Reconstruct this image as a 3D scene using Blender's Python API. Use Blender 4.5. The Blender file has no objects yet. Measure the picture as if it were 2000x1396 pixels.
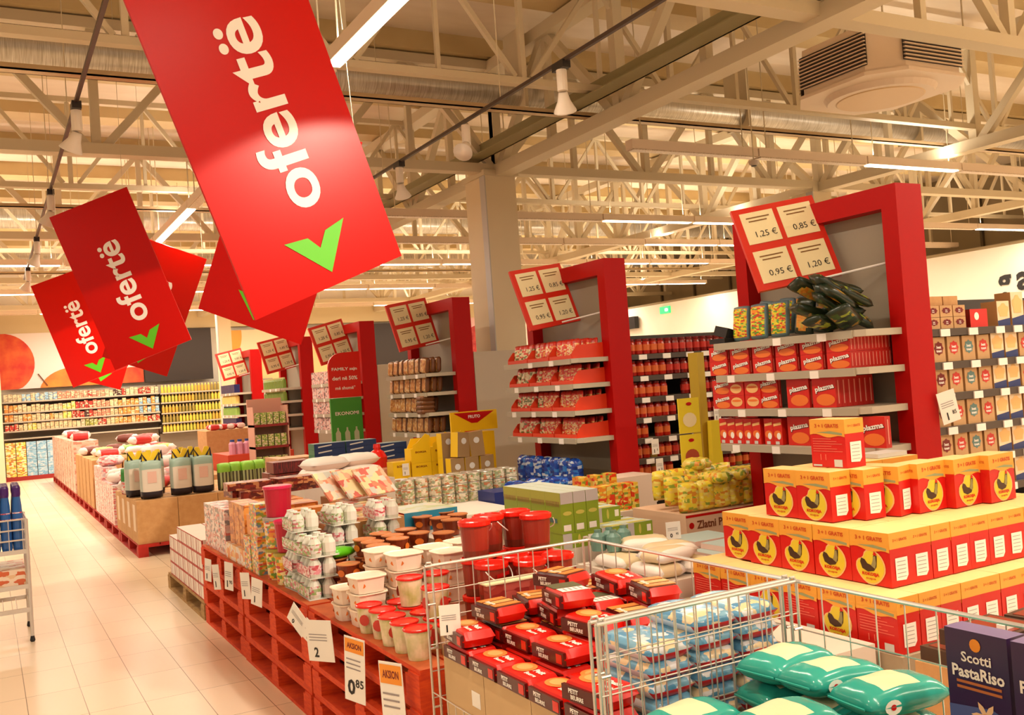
import bpy, math, random
from mathutils import Vector, Matrix, Euler
R = math.radians
random.seed(11)
S = bpy.context.scene
COL = S.collection

# ------------------------------------------------------------------ camera
F, YAW, PITCH, ROLL = 1889.54, 0.5021064, 0.02445388, -0.07006219
cy, sy = math.cos(YAW), math.sin(YAW)
fwd = Vector((sy*math.cos(PITCH), cy*math.cos(PITCH), math.sin(PITCH)))
rt = Vector((cy, -sy, 0)); up = rt.cross(fwd)
r2 = rt*math.cos(ROLL) + up*math.sin(ROLL); u2 = -rt*math.sin(ROLL) + up*math.cos(ROLL)
cam = bpy.data.cameras.new('camera'); cam_o = bpy.data.objects.new('camera', cam); COL.objects.link(cam_o)
cam.sensor_width = 36; cam.lens = F/2000*36; cam.clip_start = .05; cam.clip_end = 200
cam_o.matrix_world = Matrix(((r2.x, u2.x, -fwd.x, 0), (r2.y, u2.y, -fwd.y, 0), (r2.z, u2.z, -fwd.z, 1.55), (0, 0, 0, 1)))
S.camera = cam_o
# ------------------------------------------------------------------ world, exposure
w = bpy.data.worlds.new('hall_air'); S.world = w; w.use_nodes = True
bg = w.node_tree.nodes['Background']; bg.inputs[0].default_value = (1.0, .85, .70, 1); bg.inputs[1].default_value = .3
S.view_settings.view_transform = 'Standard'; S.view_settings.look = 'None'; S.view_settings.gamma = 1
S.view_settings.use_curve_mapping = False
S.view_settings.exposure = 0.2
WARM = (1.0, .87, .70)
LAMP = .82
def area(name, loc, sx, sy_, power, rot=(0, 0, 0)):
    l = bpy.data.lights.new(name, 'AREA'); l.shape = 'RECTANGLE'; l.size = sx; l.size_y = sy_; l.energy = power*LAMP; l.color = WARM
    o = bpy.data.objects.new(name, l); COL.objects.link(o); o.location = loc; o.rotation_euler = rot; return o
def spot(name, loc, target, power, deg, blend=.25, rad=.03, col=(1.0, .86, .66)):
    l = bpy.data.lights.new(name, 'SPOT'); l.energy = power; l.color = col; l.spot_size = R(deg); l.spot_blend = blend; l.shadow_soft_size = rad
    o = bpy.data.objects.new(name, l); COL.objects.link(o); o.location = loc
    o.rotation_euler = (Vector(target)-Vector(loc)).to_track_quat('-Z', 'Y').to_euler(); return o

# ------------------------------------------------------------------ helpers
def lin(c):
    c = c/255
    return c/12.92 if c <= .04045 else ((c+.055)/1.055)**2.4
MATS = {}
def M(name, rgb=None, rough=.45, metal=0, emit=0, spec=None, trans=0, alpha=1):
    if name in MATS: return MATS[name]
    m = bpy.data.materials.new(name); m.use_nodes = True; b = m.node_tree.nodes['Principled BSDF']
    c = tuple(lin(v) for v in rgb)+(1,)
    b.inputs['Base Color'].default_value = c; b.inputs['Roughness'].default_value = rough; b.inputs['Metallic'].default_value = metal
    if emit: b.inputs['Emission Color'].default_value = c; b.inputs['Emission Strength'].default_value = emit
    if spec is not None: b.inputs['Specular IOR Level'].default_value = spec
    if trans: b.inputs['Transmission Weight'].default_value = trans
    m.diffuse_color = c
    MATS[name] = m; return m
def noisy(name, c1, c2, scale, rough=.5, stretch=(1, 1, 1), bump=0, coord='Object', detail=3, lo=.35, hi=.65):
    if name in MATS: return MATS[name]
    m = M(name, c1, rough); nt = m.node_tree; b = nt.nodes['Principled BSDF']
    tc = nt.nodes.new('ShaderNodeTexCoord'); mp = nt.nodes.new('ShaderNodeMapping'); n = nt.nodes.new('ShaderNodeTexNoise'); cr = nt.nodes.new('ShaderNodeValToRGB')
    nt.links.new(tc.outputs[coord], mp.inputs[0]); mp.inputs['Scale'].default_value = stretch; nt.links.new(mp.outputs[0], n.inputs[0])
    n.inputs['Scale'].default_value = scale; n.inputs['Detail'].default_value = detail
    cr.color_ramp.elements[0].position = lo; cr.color_ramp.elements[1].position = hi
    cr.color_ramp.elements[0].color = tuple(lin(v) for v in c1)+(1,); cr.color_ramp.elements[1].color = tuple(lin(v) for v in c2)+(1,)
    nt.links.new(n.outputs['Fac'], cr.inputs[0]); nt.links.new(cr.outputs[0], b.inputs['Base Color'])
    if bump:
        bp = nt.nodes.new('ShaderNodeBump'); bp.inputs['Strength'].default_value = bump; nt.links.new(n.outputs['Fac'], bp.inputs['Height']); nt.links.new(bp.outputs[0], b.inputs['Normal'])
    return m
def printed(name, cols, scale=14, rough=.35, stretch=(1, 1, 2)):
    """busy printed packaging: patches of the given colours"""
    if name in MATS: return MATS[name]
    m = M(name, cols[0], rough); nt = m.node_tree; b = nt.nodes['Principled BSDF']
    tc = nt.nodes.new('ShaderNodeTexCoord'); mp = nt.nodes.new('ShaderNodeMapping'); n = nt.nodes.new('ShaderNodeTexVoronoi'); n.distance = 'CHEBYCHEV'; n.inputs['Randomness'].default_value = .8; cr = nt.nodes.new('ShaderNodeValToRGB')
    oi = nt.nodes.new('ShaderNodeObjectInfo'); ad = nt.nodes.new('ShaderNodeVectorMath'); ad.operation = 'ADD'; ml = nt.nodes.new('ShaderNodeMath'); ml.operation = 'MULTIPLY'; ml.inputs[1].default_value = 7.3
    nt.links.new(oi.outputs['Random'], ml.inputs[0]); nt.links.new(tc.outputs['Object'], ad.inputs[0]); nt.links.new(ml.outputs[0], ad.inputs[1])
    mp.inputs['Scale'].default_value = stretch
    nt.links.new(ad.outputs[0], mp.inputs[0]); nt.links.new(mp.outputs[0], n.inputs['Vector']); n.inputs['Scale'].default_value = scale*1.7
    sep = nt.nodes.new('ShaderNodeSeparateColor'); nt.links.new(n.outputs['Color'], sep.inputs[0]); nt.links.new(sep.outputs[0], cr.inputs[0])
    cr.color_ramp.interpolation = 'CONSTANT'
    while len(cr.color_ramp.elements) < len(cols): cr.color_ramp.elements.new(.5)
    for i, c in enumerate(cols):
        e = cr.color_ramp.elements[i]; e.position = i/len(cols); e.color = tuple(lin(v) for v in c)+(1,)
    nt.links.new(cr.outputs[0], b.inputs['Base Color']); return m

TXT = {}
def text_mesh(s, bold=.0):
    k = (s, bold)
    if k not in TXT:
        cu = bpy.data.curves.new('t', 'FONT'); cu.body = s; cu.size = 1; cu.offset = bold; cu.resolution_u = 6 if s == 'ofertë' else 2
        ob = bpy.data.objects.new('t', cu); COL.objects.link(ob); me = bpy.data.meshes.new_from_object(ob)
        vs = [(v.co.x, v.co.y) for v in me.vertices]; fs = [tuple(p.vertices) for p in me.polygons]
        bpy.data.objects.remove(ob); bpy.data.curves.remove(cu); bpy.data.meshes.remove(me)
        x0 = min(v[0] for v in vs); x1 = max(v[0] for v in vs); y0 = min(v[1] for v in vs); y1 = max(v[1] for v in vs)
        TXT[k] = ([(x-x0, y-y0) for x, y in vs], fs, x1-x0, y1-y0)
    return TXT[k]

class MB:
    def __init__(s): s.v = []; s.f = []; s.m = []; s.mats = []
    def mi(s, m):
        if m not in s.mats: s.mats.append(m)
        return s.mats.index(m)
    def quad(s, pts, m):
        n = len(s.v); s.v += [tuple(p) for p in pts]; s.f.append(tuple(range(n, n+len(pts)))); s.m.append(s.mi(m)); return s
    def box(s, x0, x1, y0, y1, z0, z1, m, skip=''):
        """m: one material or dict with keys -x +x -y +y -z +z and 'o' for others"""
        n = len(s.v); s.v += [(x, y, z) for z in (z0, z1) for y in (y0, y1) for x in (x0, x1)]
        F_ = {'-z': (0, 2, 3, 1), '+z': (4, 5, 7, 6), '-y': (0, 1, 5, 4), '+y': (2, 6, 7, 3), '-x': (0, 4, 6, 2), '+x': (1, 3, 7, 5)}
        for k, f in F_.items():
            mm = m.get(k, m.get('o')) if isinstance(m, dict) else m
            s.f.append(tuple(n+i for i in f)); s.m.append(s.mi(mm))
        return s
    def lathe(s, prof, m, n=16, cx=0, cy_=0, sq=0, sx=1, sy_=1):
        """prof: [(r,z[,mat of the band above])] ; sq>0 rounds the section towards a square"""
        base = len(s.v)
        for p in prof:
            for i in range(n):
                a = 2*math.pi*(i+.5)/n; c, d = math.cos(a), math.sin(a); k = 1
                if sq: k = 1/((abs(c)**sq+abs(d)**sq)**(1/sq))
                s.v.append((cx+p[0]*c*k*sx, cy_+p[0]*d*k*sy_, p[1]))
        for j in range(len(prof)-1):
            mm = prof[j][2] if len(prof[j]) > 2 else m
            for i in range(n):
                a, b = base+j*n+i, base+j*n+(i+1) % n
                s.f.append((a, b, b+n, a+n)); s.m.append(s.mi(mm))
        top = prof[-1][2] if len(prof[-1]) > 2 else m
        s.f.append(tuple(base+(len(prof)-1)*n+i for i in range(n))); s.m.append(s.mi(top))
        s.f.append(tuple(base+i for i in reversed(range(n)))); s.m.append(s.mi(prof[0][2] if len(prof[0]) > 2 else m))
        return s
    def tube(s, pts, r, m, n=6):
        pts = [Vector(p) for p in pts]; base = len(s.v)
        for i, p in enumerate(pts):
            d = (pts[min(i+1, len(pts)-1)]-pts[max(i-1, 0)]).normalized()
            a = d.cross(Vector((0, 0, 1)) if abs(d.z) < .9 else Vector((1, 0, 0))).normalized(); b = d.cross(a)
            for k in range(n):
                t = 2*math.pi*k/n; s.v.append(tuple(p+(a*math.cos(t)+b*math.sin(t))*r))
        for j in range(len(pts)-1):
            for i in range(n):
                q, w_ = base+j*n+i, base+j*n+(i+1) % n
                s.f.append((q, w_, w_+n, q+n)); s.m.append(s.mi(m))
        s.f.append(tuple(base+i for i in reversed(range(n)))); s.m.append(s.mi(m))
        s.f.append(tuple(base+(len(pts)-1)*n+i for i in range(n))); s.m.append(s.mi(m)); return s
    def bar(s, p, q, wx, wz, m):
        """rectangular bar from p to q"""
        p, q = Vector(p), Vector(q); d = (q-p).normalized(); a = d.cross(Vector((0, 0, 1)) if abs(d.z) < .95 else Vector((0, 1, 0))).normalized()*wx/2; b = a.cross(d).normalized()*wz/2
        n = len(s.v)
        for c in (p, q): s.v += [tuple(c-a-b), tuple(c+a-b), tuple(c+a+b), tuple(c-a+b)]
        for f in ((0, 1, 2, 3), (7, 6, 5, 4), (0, 4, 5, 1), (1, 5, 6, 2), (2, 6, 7, 3), (3, 7, 4, 0)): s.f.append(tuple(n+i for i in f)); s.m.append(s.mi(m))
        return s
    def pillow(s, W, D, H, zone, nx=12, ny=8, p=4, q=4, e=.5, z0=0, up=False, crimp=0, wob=0, cx=0, cy_=0):
        """puffed bag lying flat (up=True: standing, thickness along y). zone(u,v,top)->material"""
        base = len(s.v); idx = {}
        for t in (0, 1):
            for j in range(ny+1):
                for i in range(nx+1):
                    edge = i in (0, nx) or j in (0, ny)
                    if t and edge: idx[t, i, j] = idx[0, i, j]; continue
                    u, v = -1+2*i/nx, -1+2*j/ny
                    h = max(0, (1-abs(u)**p)*(1-abs(v)**q))**e*H/2
                    if crimp and abs(v) > 1-crimp: h *= .25
                    if wob: h *= 1+wob*math.sin(7*u+3*v+t)*math.cos(5*v-2*u)
                    x = u*W/2*(1-.04*abs(v)**3); y = v*D/2*(1-.05*abs(u)**3)
                    h = h if t else -h
                    idx[t, i, j] = len(s.v)
                    s.v.append((cx+x, cy_+h if up else cy_+y, z0+D/2+y if up else z0+H/2+h))
        for t in (0, 1):
            for j in range(ny):
                for i in range(nx):
                    f = (idx[t, i, j], idx[t, i+1, j], idx[t, i+1, j+1], idx[t, i, j+1])
                    if not t: f = f[::-1]
                    s.f.append(f); s.m.append(s.mi(zone(-1+2*(i+.5)/nx, -1+2*(j+.5)/ny, (not t) if up else t)))
        return s
    def text(s, t, o, ax, az, size, m, bold=.0, center=True, w=None):
        """flat lettering: origin o, reading direction ax, up direction az"""
        vs, fs, tw, th = text_mesh(t, bold); k = size/max(th, .01); kx = (w/tw) if w else k
        o, ax, az = Vector(o), Vector(ax), Vector(az); n = len(s.v)
        for x, y in vs:
            xx = (x-tw/2) if center else x; yy = (y-th/2) if center else y
            s.v.append(tuple(o+ax*xx*kx+az*yy*k))
        for f in fs: s.f.append(tuple(n+i for i in f)); s.m.append(s.mi(m))
        return s
    def poly(s, pts, o, ax, az, m):
        o, ax, az = Vector(o), Vector(ax), Vector(az); return s.quad([o+ax*a+az*b for a, b in pts], m)
    def ell(s, o, ax, az, rx, rz, m, n=18, fn=None):
        return s.poly([(rx*math.cos(2*math.pi*i/n)*(fn(i/n) if fn else 1), rz*math.sin(2*math.pi*i/n)*(fn(i/n) if fn else 1)) for i in range(n)], o, ax, az, m)
    def prism(s, poly, h0, h1, m, ax='y'):
        """poly in (x,z) extruded along y (ax='y'), or in (x,y) extruded along z"""
        n = len(s.v); k = len(poly)
        for h in (h0, h1):
            for a, b in poly: s.v.append((a, h, b) if ax == 'y' else (a, b, h))
        s.f.append(tuple(n+i for i in range(k))); s.m.append(s.mi(m)); s.f.append(tuple(n+k+i for i in reversed(range(k)))); s.m.append(s.mi(m))
        for i in range(k): s.f.append((n+i, n+k+i, n+k+(i+1) % k, n+(i+1) % k)); s.m.append(s.mi(m))
        return s
    def build(s, name, parent=None, loc=(0, 0, 0), rot=(0, 0, 0), smooth=False):
        me = bpy.data.meshes.new(name); me.from_pydata(s.v, [], s.f)
        for m in s.mats: me.materials.append(m)
        me.polygons.foreach_set('material_index', s.m)
        if smooth: me.polygons.foreach_set('use_smooth', [True]*len(s.f))
        me.update(); o = bpy.data.objects.new(name, me); COL.objects.link(o); o.location = loc; o.rotation_euler = rot
        if parent: o.parent = parent
        return o
def tag(o, label, cat, group=None, kind=None):
    if label: o['label'] = label
    if cat: o['category'] = cat
    if group: o['group'] = group
    if kind: o['kind'] = kind
    return o
def empty(name, label, cat, loc=(0, 0, 0), rz=0, group=None, kind=None):
    o = bpy.data.objects.new(name, None); COL.objects.link(o); o.location = loc; o.rotation_euler = (0, 0, rz); o.empty_display_size = .05
    return tag(o, label, cat, group, kind)
def struct(o): o['kind'] = 'structure'; return o
def clone(o, parent=None):
    c = o.copy(); COL.objects.link(c)
    if parent: c.parent = parent
    for ch in list(o.children): clone(ch, c)
    return c
class Kind:
    """a kind of thing: built once with its parts, then copied"""
    def __init__(s, fn, cat, group=None): s.fn = fn; s.o = None; s.cat = cat; s.group = group
    def put(s, loc, label, rz=0, rx=0, ry=0, sc=None, group=None):
        if s.o is None: s.o = s.fn(); c = s.o
        else:
            c = clone(s.o); c.scale = (1, 1, 1)
        c.location = loc; c.rotation_mode = 'XYZ'; c.rotation_euler = (rx, ry, rz)
        c.scale = sc if sc else (1, 1, 1)
        tag(c, label, s.cat, group or s.group); return c
ORD = ['first', 'second', 'third', 'fourth', 'fifth', 'sixth', 'seventh', 'eighth', 'ninth', 'tenth', 'eleventh', 'twelfth', 'thirteenth', 'fourteenth', 'fifteenth', 'sixteenth', 'seventeenth', 'eighteenth', 'nineteenth', 'twentieth']
ORD += ['twenty-'+o for o in ORD[:9]]+['thirtieth']+['thirty-'+o for o in ORD[:9]]+['fortieth']+['forty-'+o for o in ORD[:9]]+['fiftieth']+['fifty-'+o for o in ORD[:9]]
X, Y, Z = (1, 0, 0), (0, 1, 0), (0, 0, 1)
NX, NY = (-1, 0, 0), (0, -1, 0)
AISLE = R(-90)      # turns a thing's front (-y) towards the aisle (-x)
# common materials
RED = M('red_board', (190, 10, 6), .45, spec=.3); REDD = M('red_frame', (178, 4, 2), .55, spec=.2); WHITE = M('white_print', (250, 244, 236), .5); CREAM = M('cream_card', (238, 224, 178), .6)
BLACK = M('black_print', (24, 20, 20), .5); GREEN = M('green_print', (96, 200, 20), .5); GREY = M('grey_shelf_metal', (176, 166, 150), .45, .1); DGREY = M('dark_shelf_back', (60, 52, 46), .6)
STEEL = M('beam_paint', (214, 198, 166), .5); WIRE = M('chrome_wire', (214, 210, 204), .28, .7); CARD = noisy('cardboard', (196, 146, 92), (204, 156, 102), 20, .8)
PAPER = M('paper_white', (246, 240, 230), .6); ORANGEW = noisy('orange_painted_wood', (226, 76, 8), (204, 54, 6), 14, .75, (1, 1, 6)); WOOD = noisy('raw_pallet_wood', (186, 150, 96), (160, 122, 74), 10, .8, (1, 1, 5))
YEL = M('yellow_print', (244, 208, 40), .4); ORG = M('orange_print', (244, 150, 40), .4); DRED = M('dark_red_print', (120, 16, 14), .35); PINK = M('pink_print', (232, 150, 150), .4)
LGREY = M('pale_grey_print', (206, 204, 200), .5); TXTG = M('small_grey_print', (150, 140, 140), .6)
# ------------------------------------------------------------------ building shell
BX0, BX1, BY0, BY1 = -9.0, 17.5, -7.0, 26.8
def floor_material():
    m = M('floor_tiles', (246, 226, 198), .27); nt = m.node_tree; b = nt.nodes['Principled BSDF']
    tc = nt.nodes.new('ShaderNodeTexCoord'); mp = nt.nodes.new('ShaderNodeMapping'); br = nt.nodes.new('ShaderNodeTexBrick')
    nt.links.new(tc.outputs['Object'], mp.inputs[0]); mp.inputs['Rotation'].default_value = (0, 0, R(90)); mp.inputs['Location'].default_value = (0, .145, 0)
    nt.links.new(mp.outputs[0], br.inputs['Vector']); br.offset = 0; br.inputs['Scale'].default_value = 1
    br.inputs['Brick Width'].default_value = .55; br.inputs['Row Height'].default_value = .2727; br.inputs['Mortar Size'].default_value = .0022; br.inputs['Mortar Smooth'].default_value = .2
    for k, c in (('Color1', (248, 229, 200)), ('Color2', (240, 219, 190)), ('Mortar', (150, 132, 112))): br.inputs[k].default_value = tuple(lin(v) for v in c)+(1,)
    nt.links.new(br.outputs['Color'], b.inputs['Base Color']); return m
struct(MB().box(BX0-1, 19.2, BY0-1, BY1+.6, -.1, 0, floor_material()).build('floor'))
deck = noisy('roof_deck_panels', (238, 222, 200), (228, 210, 186), 1.2, .55, (1, 3, 1)); nt = deck.node_tree
struct(MB().box(-12, 19.2, BY0-1, BY1+.6, 5.36, 5.46, deck).build('ceiling'))
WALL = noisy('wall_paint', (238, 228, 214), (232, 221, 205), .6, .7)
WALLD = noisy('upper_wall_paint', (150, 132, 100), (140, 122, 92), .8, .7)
struct(MB().box(BX0, 19.2, BY1, BY1+.2, 0, 5.36, WALL).build('wall_back'))
struct(MB().box(17.5, 17.7, BY0, BY1, 0, 3.5, WALL).build('wall_right'))
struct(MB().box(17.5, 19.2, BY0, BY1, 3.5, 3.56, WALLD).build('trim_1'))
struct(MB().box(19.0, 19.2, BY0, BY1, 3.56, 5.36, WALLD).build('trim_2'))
struct(MB().box(BX0, 17.4, BY1-.25, BY1, 3.56, 4.2, M('beige_beam', (206, 186, 146), .6)).build('trim_3'))
# standing seams of the upper wall
for i, y in enumerate([v*1.6+2 for v in range(15)]): struct(MB().box(18.93, 19.0, y, y+.06, 3.56, 5.36, M('seam', (96, 82, 58), .7)).build('trim_%d' % (i+4)))
PURL = noisy('purlin_paint', (212, 188, 138), (202, 176, 126), 2, .55)
y = 4.25-1.7*5; i = 0
while y < BY1:
    o = MB().box(-12, 19, y, y+.36, 5.16, 5.36, PURL).build('purlin')
    tag(o, 'tan roof purlin beam across the ceiling, %s from the back wall' % ORD[19-i], 'purlin', 'roof purlins'); y += 1.7; i += 1

def truss(name, a, b, z0, z1, panel, label, off=0, heavy=1.0):
    """lattice truss from a to b (xy points)"""
    a, b = Vector(a+(0,)), Vector(b+(0,)); L_ = (b-a).length; d = (b-a)/L_
    t = empty(name, label, 'truss', (a.x, a.y, z0), 0, 'ceiling trusses'); P = lambda s, z: d*s+Vector((0, 0, z-z0))
    h = .1*heavy
    MB().bar(P(0, z0), P(L_, z0), h*1.5, h, STEEL).build('bottom_chord', t)
    MB().bar(P(0, z1), P(L_, z1), h*1.5, h, STEEL).build('top_chord', t)
    s = off
    while s < L_:
        MB().bar(P(s, z0), P(s, z1), h*.8, h*.8, STEEL).build('upright', t)
        for q in (-1, 1):
            e = s+q*panel*.5
            if 0 < e < L_: MB().bar(P(s+q*.08, z0+.04), P(e, z1), h*.7, h*.7, STEEL).build('diagonal', t)
        if s+panel*.5 < L_: MB().bar(P(s+panel*.5, z0), P(s+panel*.5, z1), h*.6, h*.6, STEEL).build('post', t)
        s += panel
    return t
for k, (y, w_) in enumerate(((4.7, 'nearest the camera'), (9.5, 'level with the big column'), (14.3, 'one bay beyond the big column'), (19.1, 'two bays beyond the big column'), (23.9, 'closest to the back wall'))):
    truss('cross_truss', (-9, y), (18.9, y), 3.93, 5.09, 2.08, 'cream lattice cross truss under the roof, '+w_, off=10.03-2.08*4+.0)
for k, y in enumerate((7.1, 11.9, 16.7, 21.5)):
    truss('cross_truss', (-9, y), (18.9, y), 4.1, 5.09, 1.6, 'lighter lattice cross truss between the main ones, %s from the camera' % ORD[k], off=.4, heavy=.6)
for x, l in ((5.2, 'cream main truss along the aisle above the big column'), (10.2, 'cream main truss along the aisle near the air conditioner'), (15.2, 'cream main truss along the aisle beside the right wall')):
    truss('main_truss', (x, -4), (x, 26.5), 3.9, 5.07, 2.4, l, off=1.5+.0, heavy=1.25)
# columns
def column(x, y, sx, sy_, z1, label):
    t = empty('column', label, 'column', (x, y, 0)); cm = noisy('column_paint', (232, 214, 180), (226, 206, 170), 1, .6)
    MB().box(-sx/2, sx/2, -sy_/2, sy_/2, 0, z1, cm).build('shaft', t)
    MB().box(-sx/2-.03, sx/2+.03, -sy_/2-.03, sy_/2+.03, z1, z1+.06, STEEL).build('head_plate', t)
    MB().box(-sx/2-.012, -sx/2, -sy_/2, -sy_/2+.12, 0, z1, M('grey_trunking', (190, 184, 180), .4)).build('cable_trunking', t)
column(5.17, 9.65, .38, .5, 3.84, 'tall beige steel column in the middle of the shelving rows')
column(10.2, 9.65, .34, .4, 3.84, 'beige column carrying the truss behind the nearest red shelf frame')
column(.05, 25.4, .66, .4, 4.9, 'pale column at the left edge before the back wall shelves')
column(5.2, 23.9, .3, .3, 3.84, 'pale column by the black panel on the back wall')
# duct
t = empty('ventilation_duct', 'silver spiral ventilation duct running across under the roof', 'duct', (0, 8.6, 4.52))
DUCT = noisy('spiral_duct_metal', (214, 208, 196), (170, 160, 140), 30, .3, (6, .2, .2), .3); DUCT.node_tree.nodes['Principled BSDF'].inputs['Metallic'].default_value = .55
MB().tube([(-8, 0, 0), (18.5, 0, 0)], .17, DUCT, 20).build('duct_pipe', t, smooth=True)
for x in range(-7, 18, 3): MB().box(x-.02, x+.02, -.19, .19, -.19, .64, STEEL).build('hanger', t)
for k, y in enumerate((17.3, 22.3)):
    MB().tube([(-8, y, 4.75), (18.5, y, 4.75)], .2, DUCT, 16).build('ventilation_duct', smooth=True)
    o = bpy.data.objects['ventilation_duct.%03d' % (k+1)]; tag(o, 'distant silver duct high under the roof, '+('nearer' if k == 0 else 'farther')+' of the two beyond the column', 'duct')
# cable trays
TRAY = M('perforated_tray', (196, 170, 130), .4, .3)
for k, (y, x0, x1, z, l) in enumerate(((7.5, -8, 17, 3.96, 'thin cable tray crossing the hall before the big column'), (12.2, -8, 17, 3.9, 'thin cable tray crossing the hall beyond the big column'), (18, -8, 17, 3.9, 'thin far cable tray crossing the hall'))):
    mb = MB().box(x0, x1, y-.05, y+.05, z, z+.012, TRAY).box(x0, x1, y-.05, y-.04, z, z+.045, TRAY).box(x0, x1, y+.04, y+.05, z, z+.045, TRAY)
    tag(mb.build('cable_tray'), l, 'cable tray')
mb = MB().box(4.98, 5.0, -3, 24, 4.02, 4.2, M('tray_green_grey', (150, 140, 100), .5, .2)).box(4.8, 5.0, -3, 24, 4.02, 4.03, M('tray_green_grey'))
tag(mb.build('cable_tray'), 'long grey-green cable tray fixed beside the main truss', 'cable tray')

# ------------------------------------------------------------------ light fittings
UP_FILL = .36
TUBE = M('lit_tube', (255, 236, 205), .4, emit=9.0); LOUV = noisy('fixture_louvre', (232, 214, 190), (196, 170, 140), 60, .3)
def fitting(x, y, L_, along, label, lit=True, power=55, z=3.66, lights=True):
    t = empty('strip_light', label, 'ceiling light', (x, y, z), R(90) if along else 0, 'strip lights')
    MB().box(0, L_, -.055, .055, .012, .1, M('fixture_body', (236, 214, 190), .4)).build('housing', t)
    for q in (.15, L_-.15): MB().tube([(q, 0, .1), (q, 0, 5.36-z)], .006, STEEL, 5).build('suspension_wire', t)
    if lit:
        MB().box(.04, L_-.04, -.04, .04, 0, .012, TUBE).build('tube', t)
        if lights:
            l = area('strip_light_glow', (0, 0, 0), L_-.2, .1, power); l.parent = t; l.location = (L_/2, 0, -.012)
            l = area('added_ceiling_fill', (0, 0, 0), L_-.2, .1, power*UP_FILL, (R(180), 0, 0)); l.parent = t; l.location = (L_/2, 0, .13)  # up-facing fill light, added over each lit fitting to brighten the ceiling
    else: MB().box(.02, L_-.02, -.05, .05, 0, .012, LOUV).build('louvre', t)
n = 0
for y, lit in ((-5.4, 1), (-3.0, 1), (-.6, 1), (3.6, 1), (6.05, 0), (8.4, 0), (10.8, 1), (13.25, 0), (15.6, 1), (18, 0), (20.4, 1), (23, 1)):
    fitting(2.1, y, 2.38, True, ('lit' if lit else 'unlit')+' strip light above the aisle, %s from the camera end' % ORD[n], lit, 52 if y < 8 else 60); n += 1
for ry, nm, x0, segs in ((7.42, 'nearest', 5.5, '0010101010'), (11.0, 'second', 4.4, '0011010101'), (13.0, 'third', 5.0, '0001101011'), (16.3, 'fourth', -2.0, '110111101101'), (20.2, 'fifth', -2.0, '111111101111'), (24.2, 'far', -2.0, '101111011011'), (2.6, 'overhead', 4.0, '01111111'), (-1.5, 'rearmost', 4.0, '11101111')):
    for i, c in enumerate(segs):
        if x0+i*1.6 > 17: break
        fitting(x0+i*1.6, ry, 1.58, False, ('lit' if c == '1' else 'unlit')+' strip light in the %s cross row, %s from the left' % (nm, ORD[i]), c == '1', 46, z=3.66 if ry < 15 else 3.8, lights=(c == '1'))
# left part of the hall, beyond the frame: the same fittings go on
for i, y in enumerate((-3, 1.5, 6, 10.5, 15, 20)): fitting(-3.2, y, 2.38, True, 'lit strip light over the neighbouring aisle, %s from the camera end' % ORD[i], True, 60)

# ------------------------------------------------------------------ spotlight tracks
def track(x, y0, y1, ys, name):
    t = empty('spotlight_track', 'thin black spotlight track on the %s of the aisle' % name, 'track', (x, y0, 3.62))
    MB().box(-.012, .012, 0, y1-y0, 0, .025, M('track_dark', (70, 52, 44), .4)).build('rail', t)
    for q in range(1, int((y1-y0)/2.4)): MB().tube([(0, q*2.4, .02), (0, q*2.4, 1.5)], .004, STEEL, 5).build('suspension_wire', t)
    for i, yy in enumerate(ys):
        s = empty('track_spotlight', 'white spotlight with round head on the %s track, %s from the camera' % (name, ORD[i]), 'spotlight', (x, yy, 3.6), 0, 'track spotlights')
        MB().box(-.03, .03, -.07, .07, -.02, .03, M('spot_clip', (40, 34, 32), .4)).build('track_adapter', s)
        MB().tube([(0, 0, -.02), (0, 0, -.16)], .035, M('spot_white', (236, 222, 204), .4), 12).build('driver_box', s)
        h = MB().lathe([(.03, 0), (.045, -.06), (.075, -.12), (.078, -.13)][::-1], M('spot_white'), 18).build('lamp_head', s, (0, 0, -.17), (R(25), R(22 if x < 2 else -22), 0), smooth=True)
        MB().lathe([(.07, -.128), (.07, -.124)], M('spot_lens', (60, 50, 44), .2), 18).build('lens', h)
        l = bpy.data.lights.new('track_spotlight_beam', 'SPOT'); l.energy = 100; l.color = (1, .84, .62); l.spot_size = R(62); l.spot_blend = .6; l.shadow_soft_size = .05
        lo = bpy.data.objects.new('track_spotlight_beam', l); COL.objects.link(lo); lo.parent = s; lo.location = (0, 0, -.33)
        tg = Vector((x+(1.4 if x < 2 else -.4), yy+.6, .6))-Vector((x, yy, 3.27)); lo.rotation_euler = tg.to_track_quat('-Z', 'Y').to_euler()
track(.65, .5, 16.5, (2.2, 7.05, 9.9, 12.6, 15.2), 'left')
track(3.46, -1, 14, (1.4, 5.35, 8.2, 11), 'right')

# ------------------------------------------------------------------ ceiling air conditioner
t = empty('air_conditioner', 'white ceiling cassette air conditioner with dark side grilles', 'air conditioner', (7.0, 5.75, 3.86), R(0)); AC = M('ac_white', (238, 214, 188), .4)
a = .55
MB().prism([(-a, -a+.22), (-a+.22, -a), (a-.22, -a), (a, -a+.22), (a, a-.22), (a-.22, a), (-a+.22, a), (-a, a-.22)], 0, .4, AC, 'z').build('casing', t)
MB().prism([(-a-.04, -a+.2), (-a+.2, -a-.04), (a-.2, -a-.04), (a+.04, -a+.2), (a+.04, a-.2), (a-.2, a+.04), (-a+.2, a+.04), (-a-.04, a-.2)], -.03, 0, AC, 'z').build('bottom_panel', t)
for k in range(4):
    g = MB().box(-.36, .36, -a-.012, -a-.002, .06, .34, M('ac_dark', (52, 44, 40), .6))
    for i in range(9): g.box(-.36, .36, -a-.03, -a-.006, .065+i*.031, .073+i*.031, AC)
    o = g.build('side_grille', t); o.rotation_euler = (0, 0, R(90*k))
MB().lathe([(.44, -.075), (.47, -.03)], AC, 36).build('air_ring', t, smooth=False)
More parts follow.
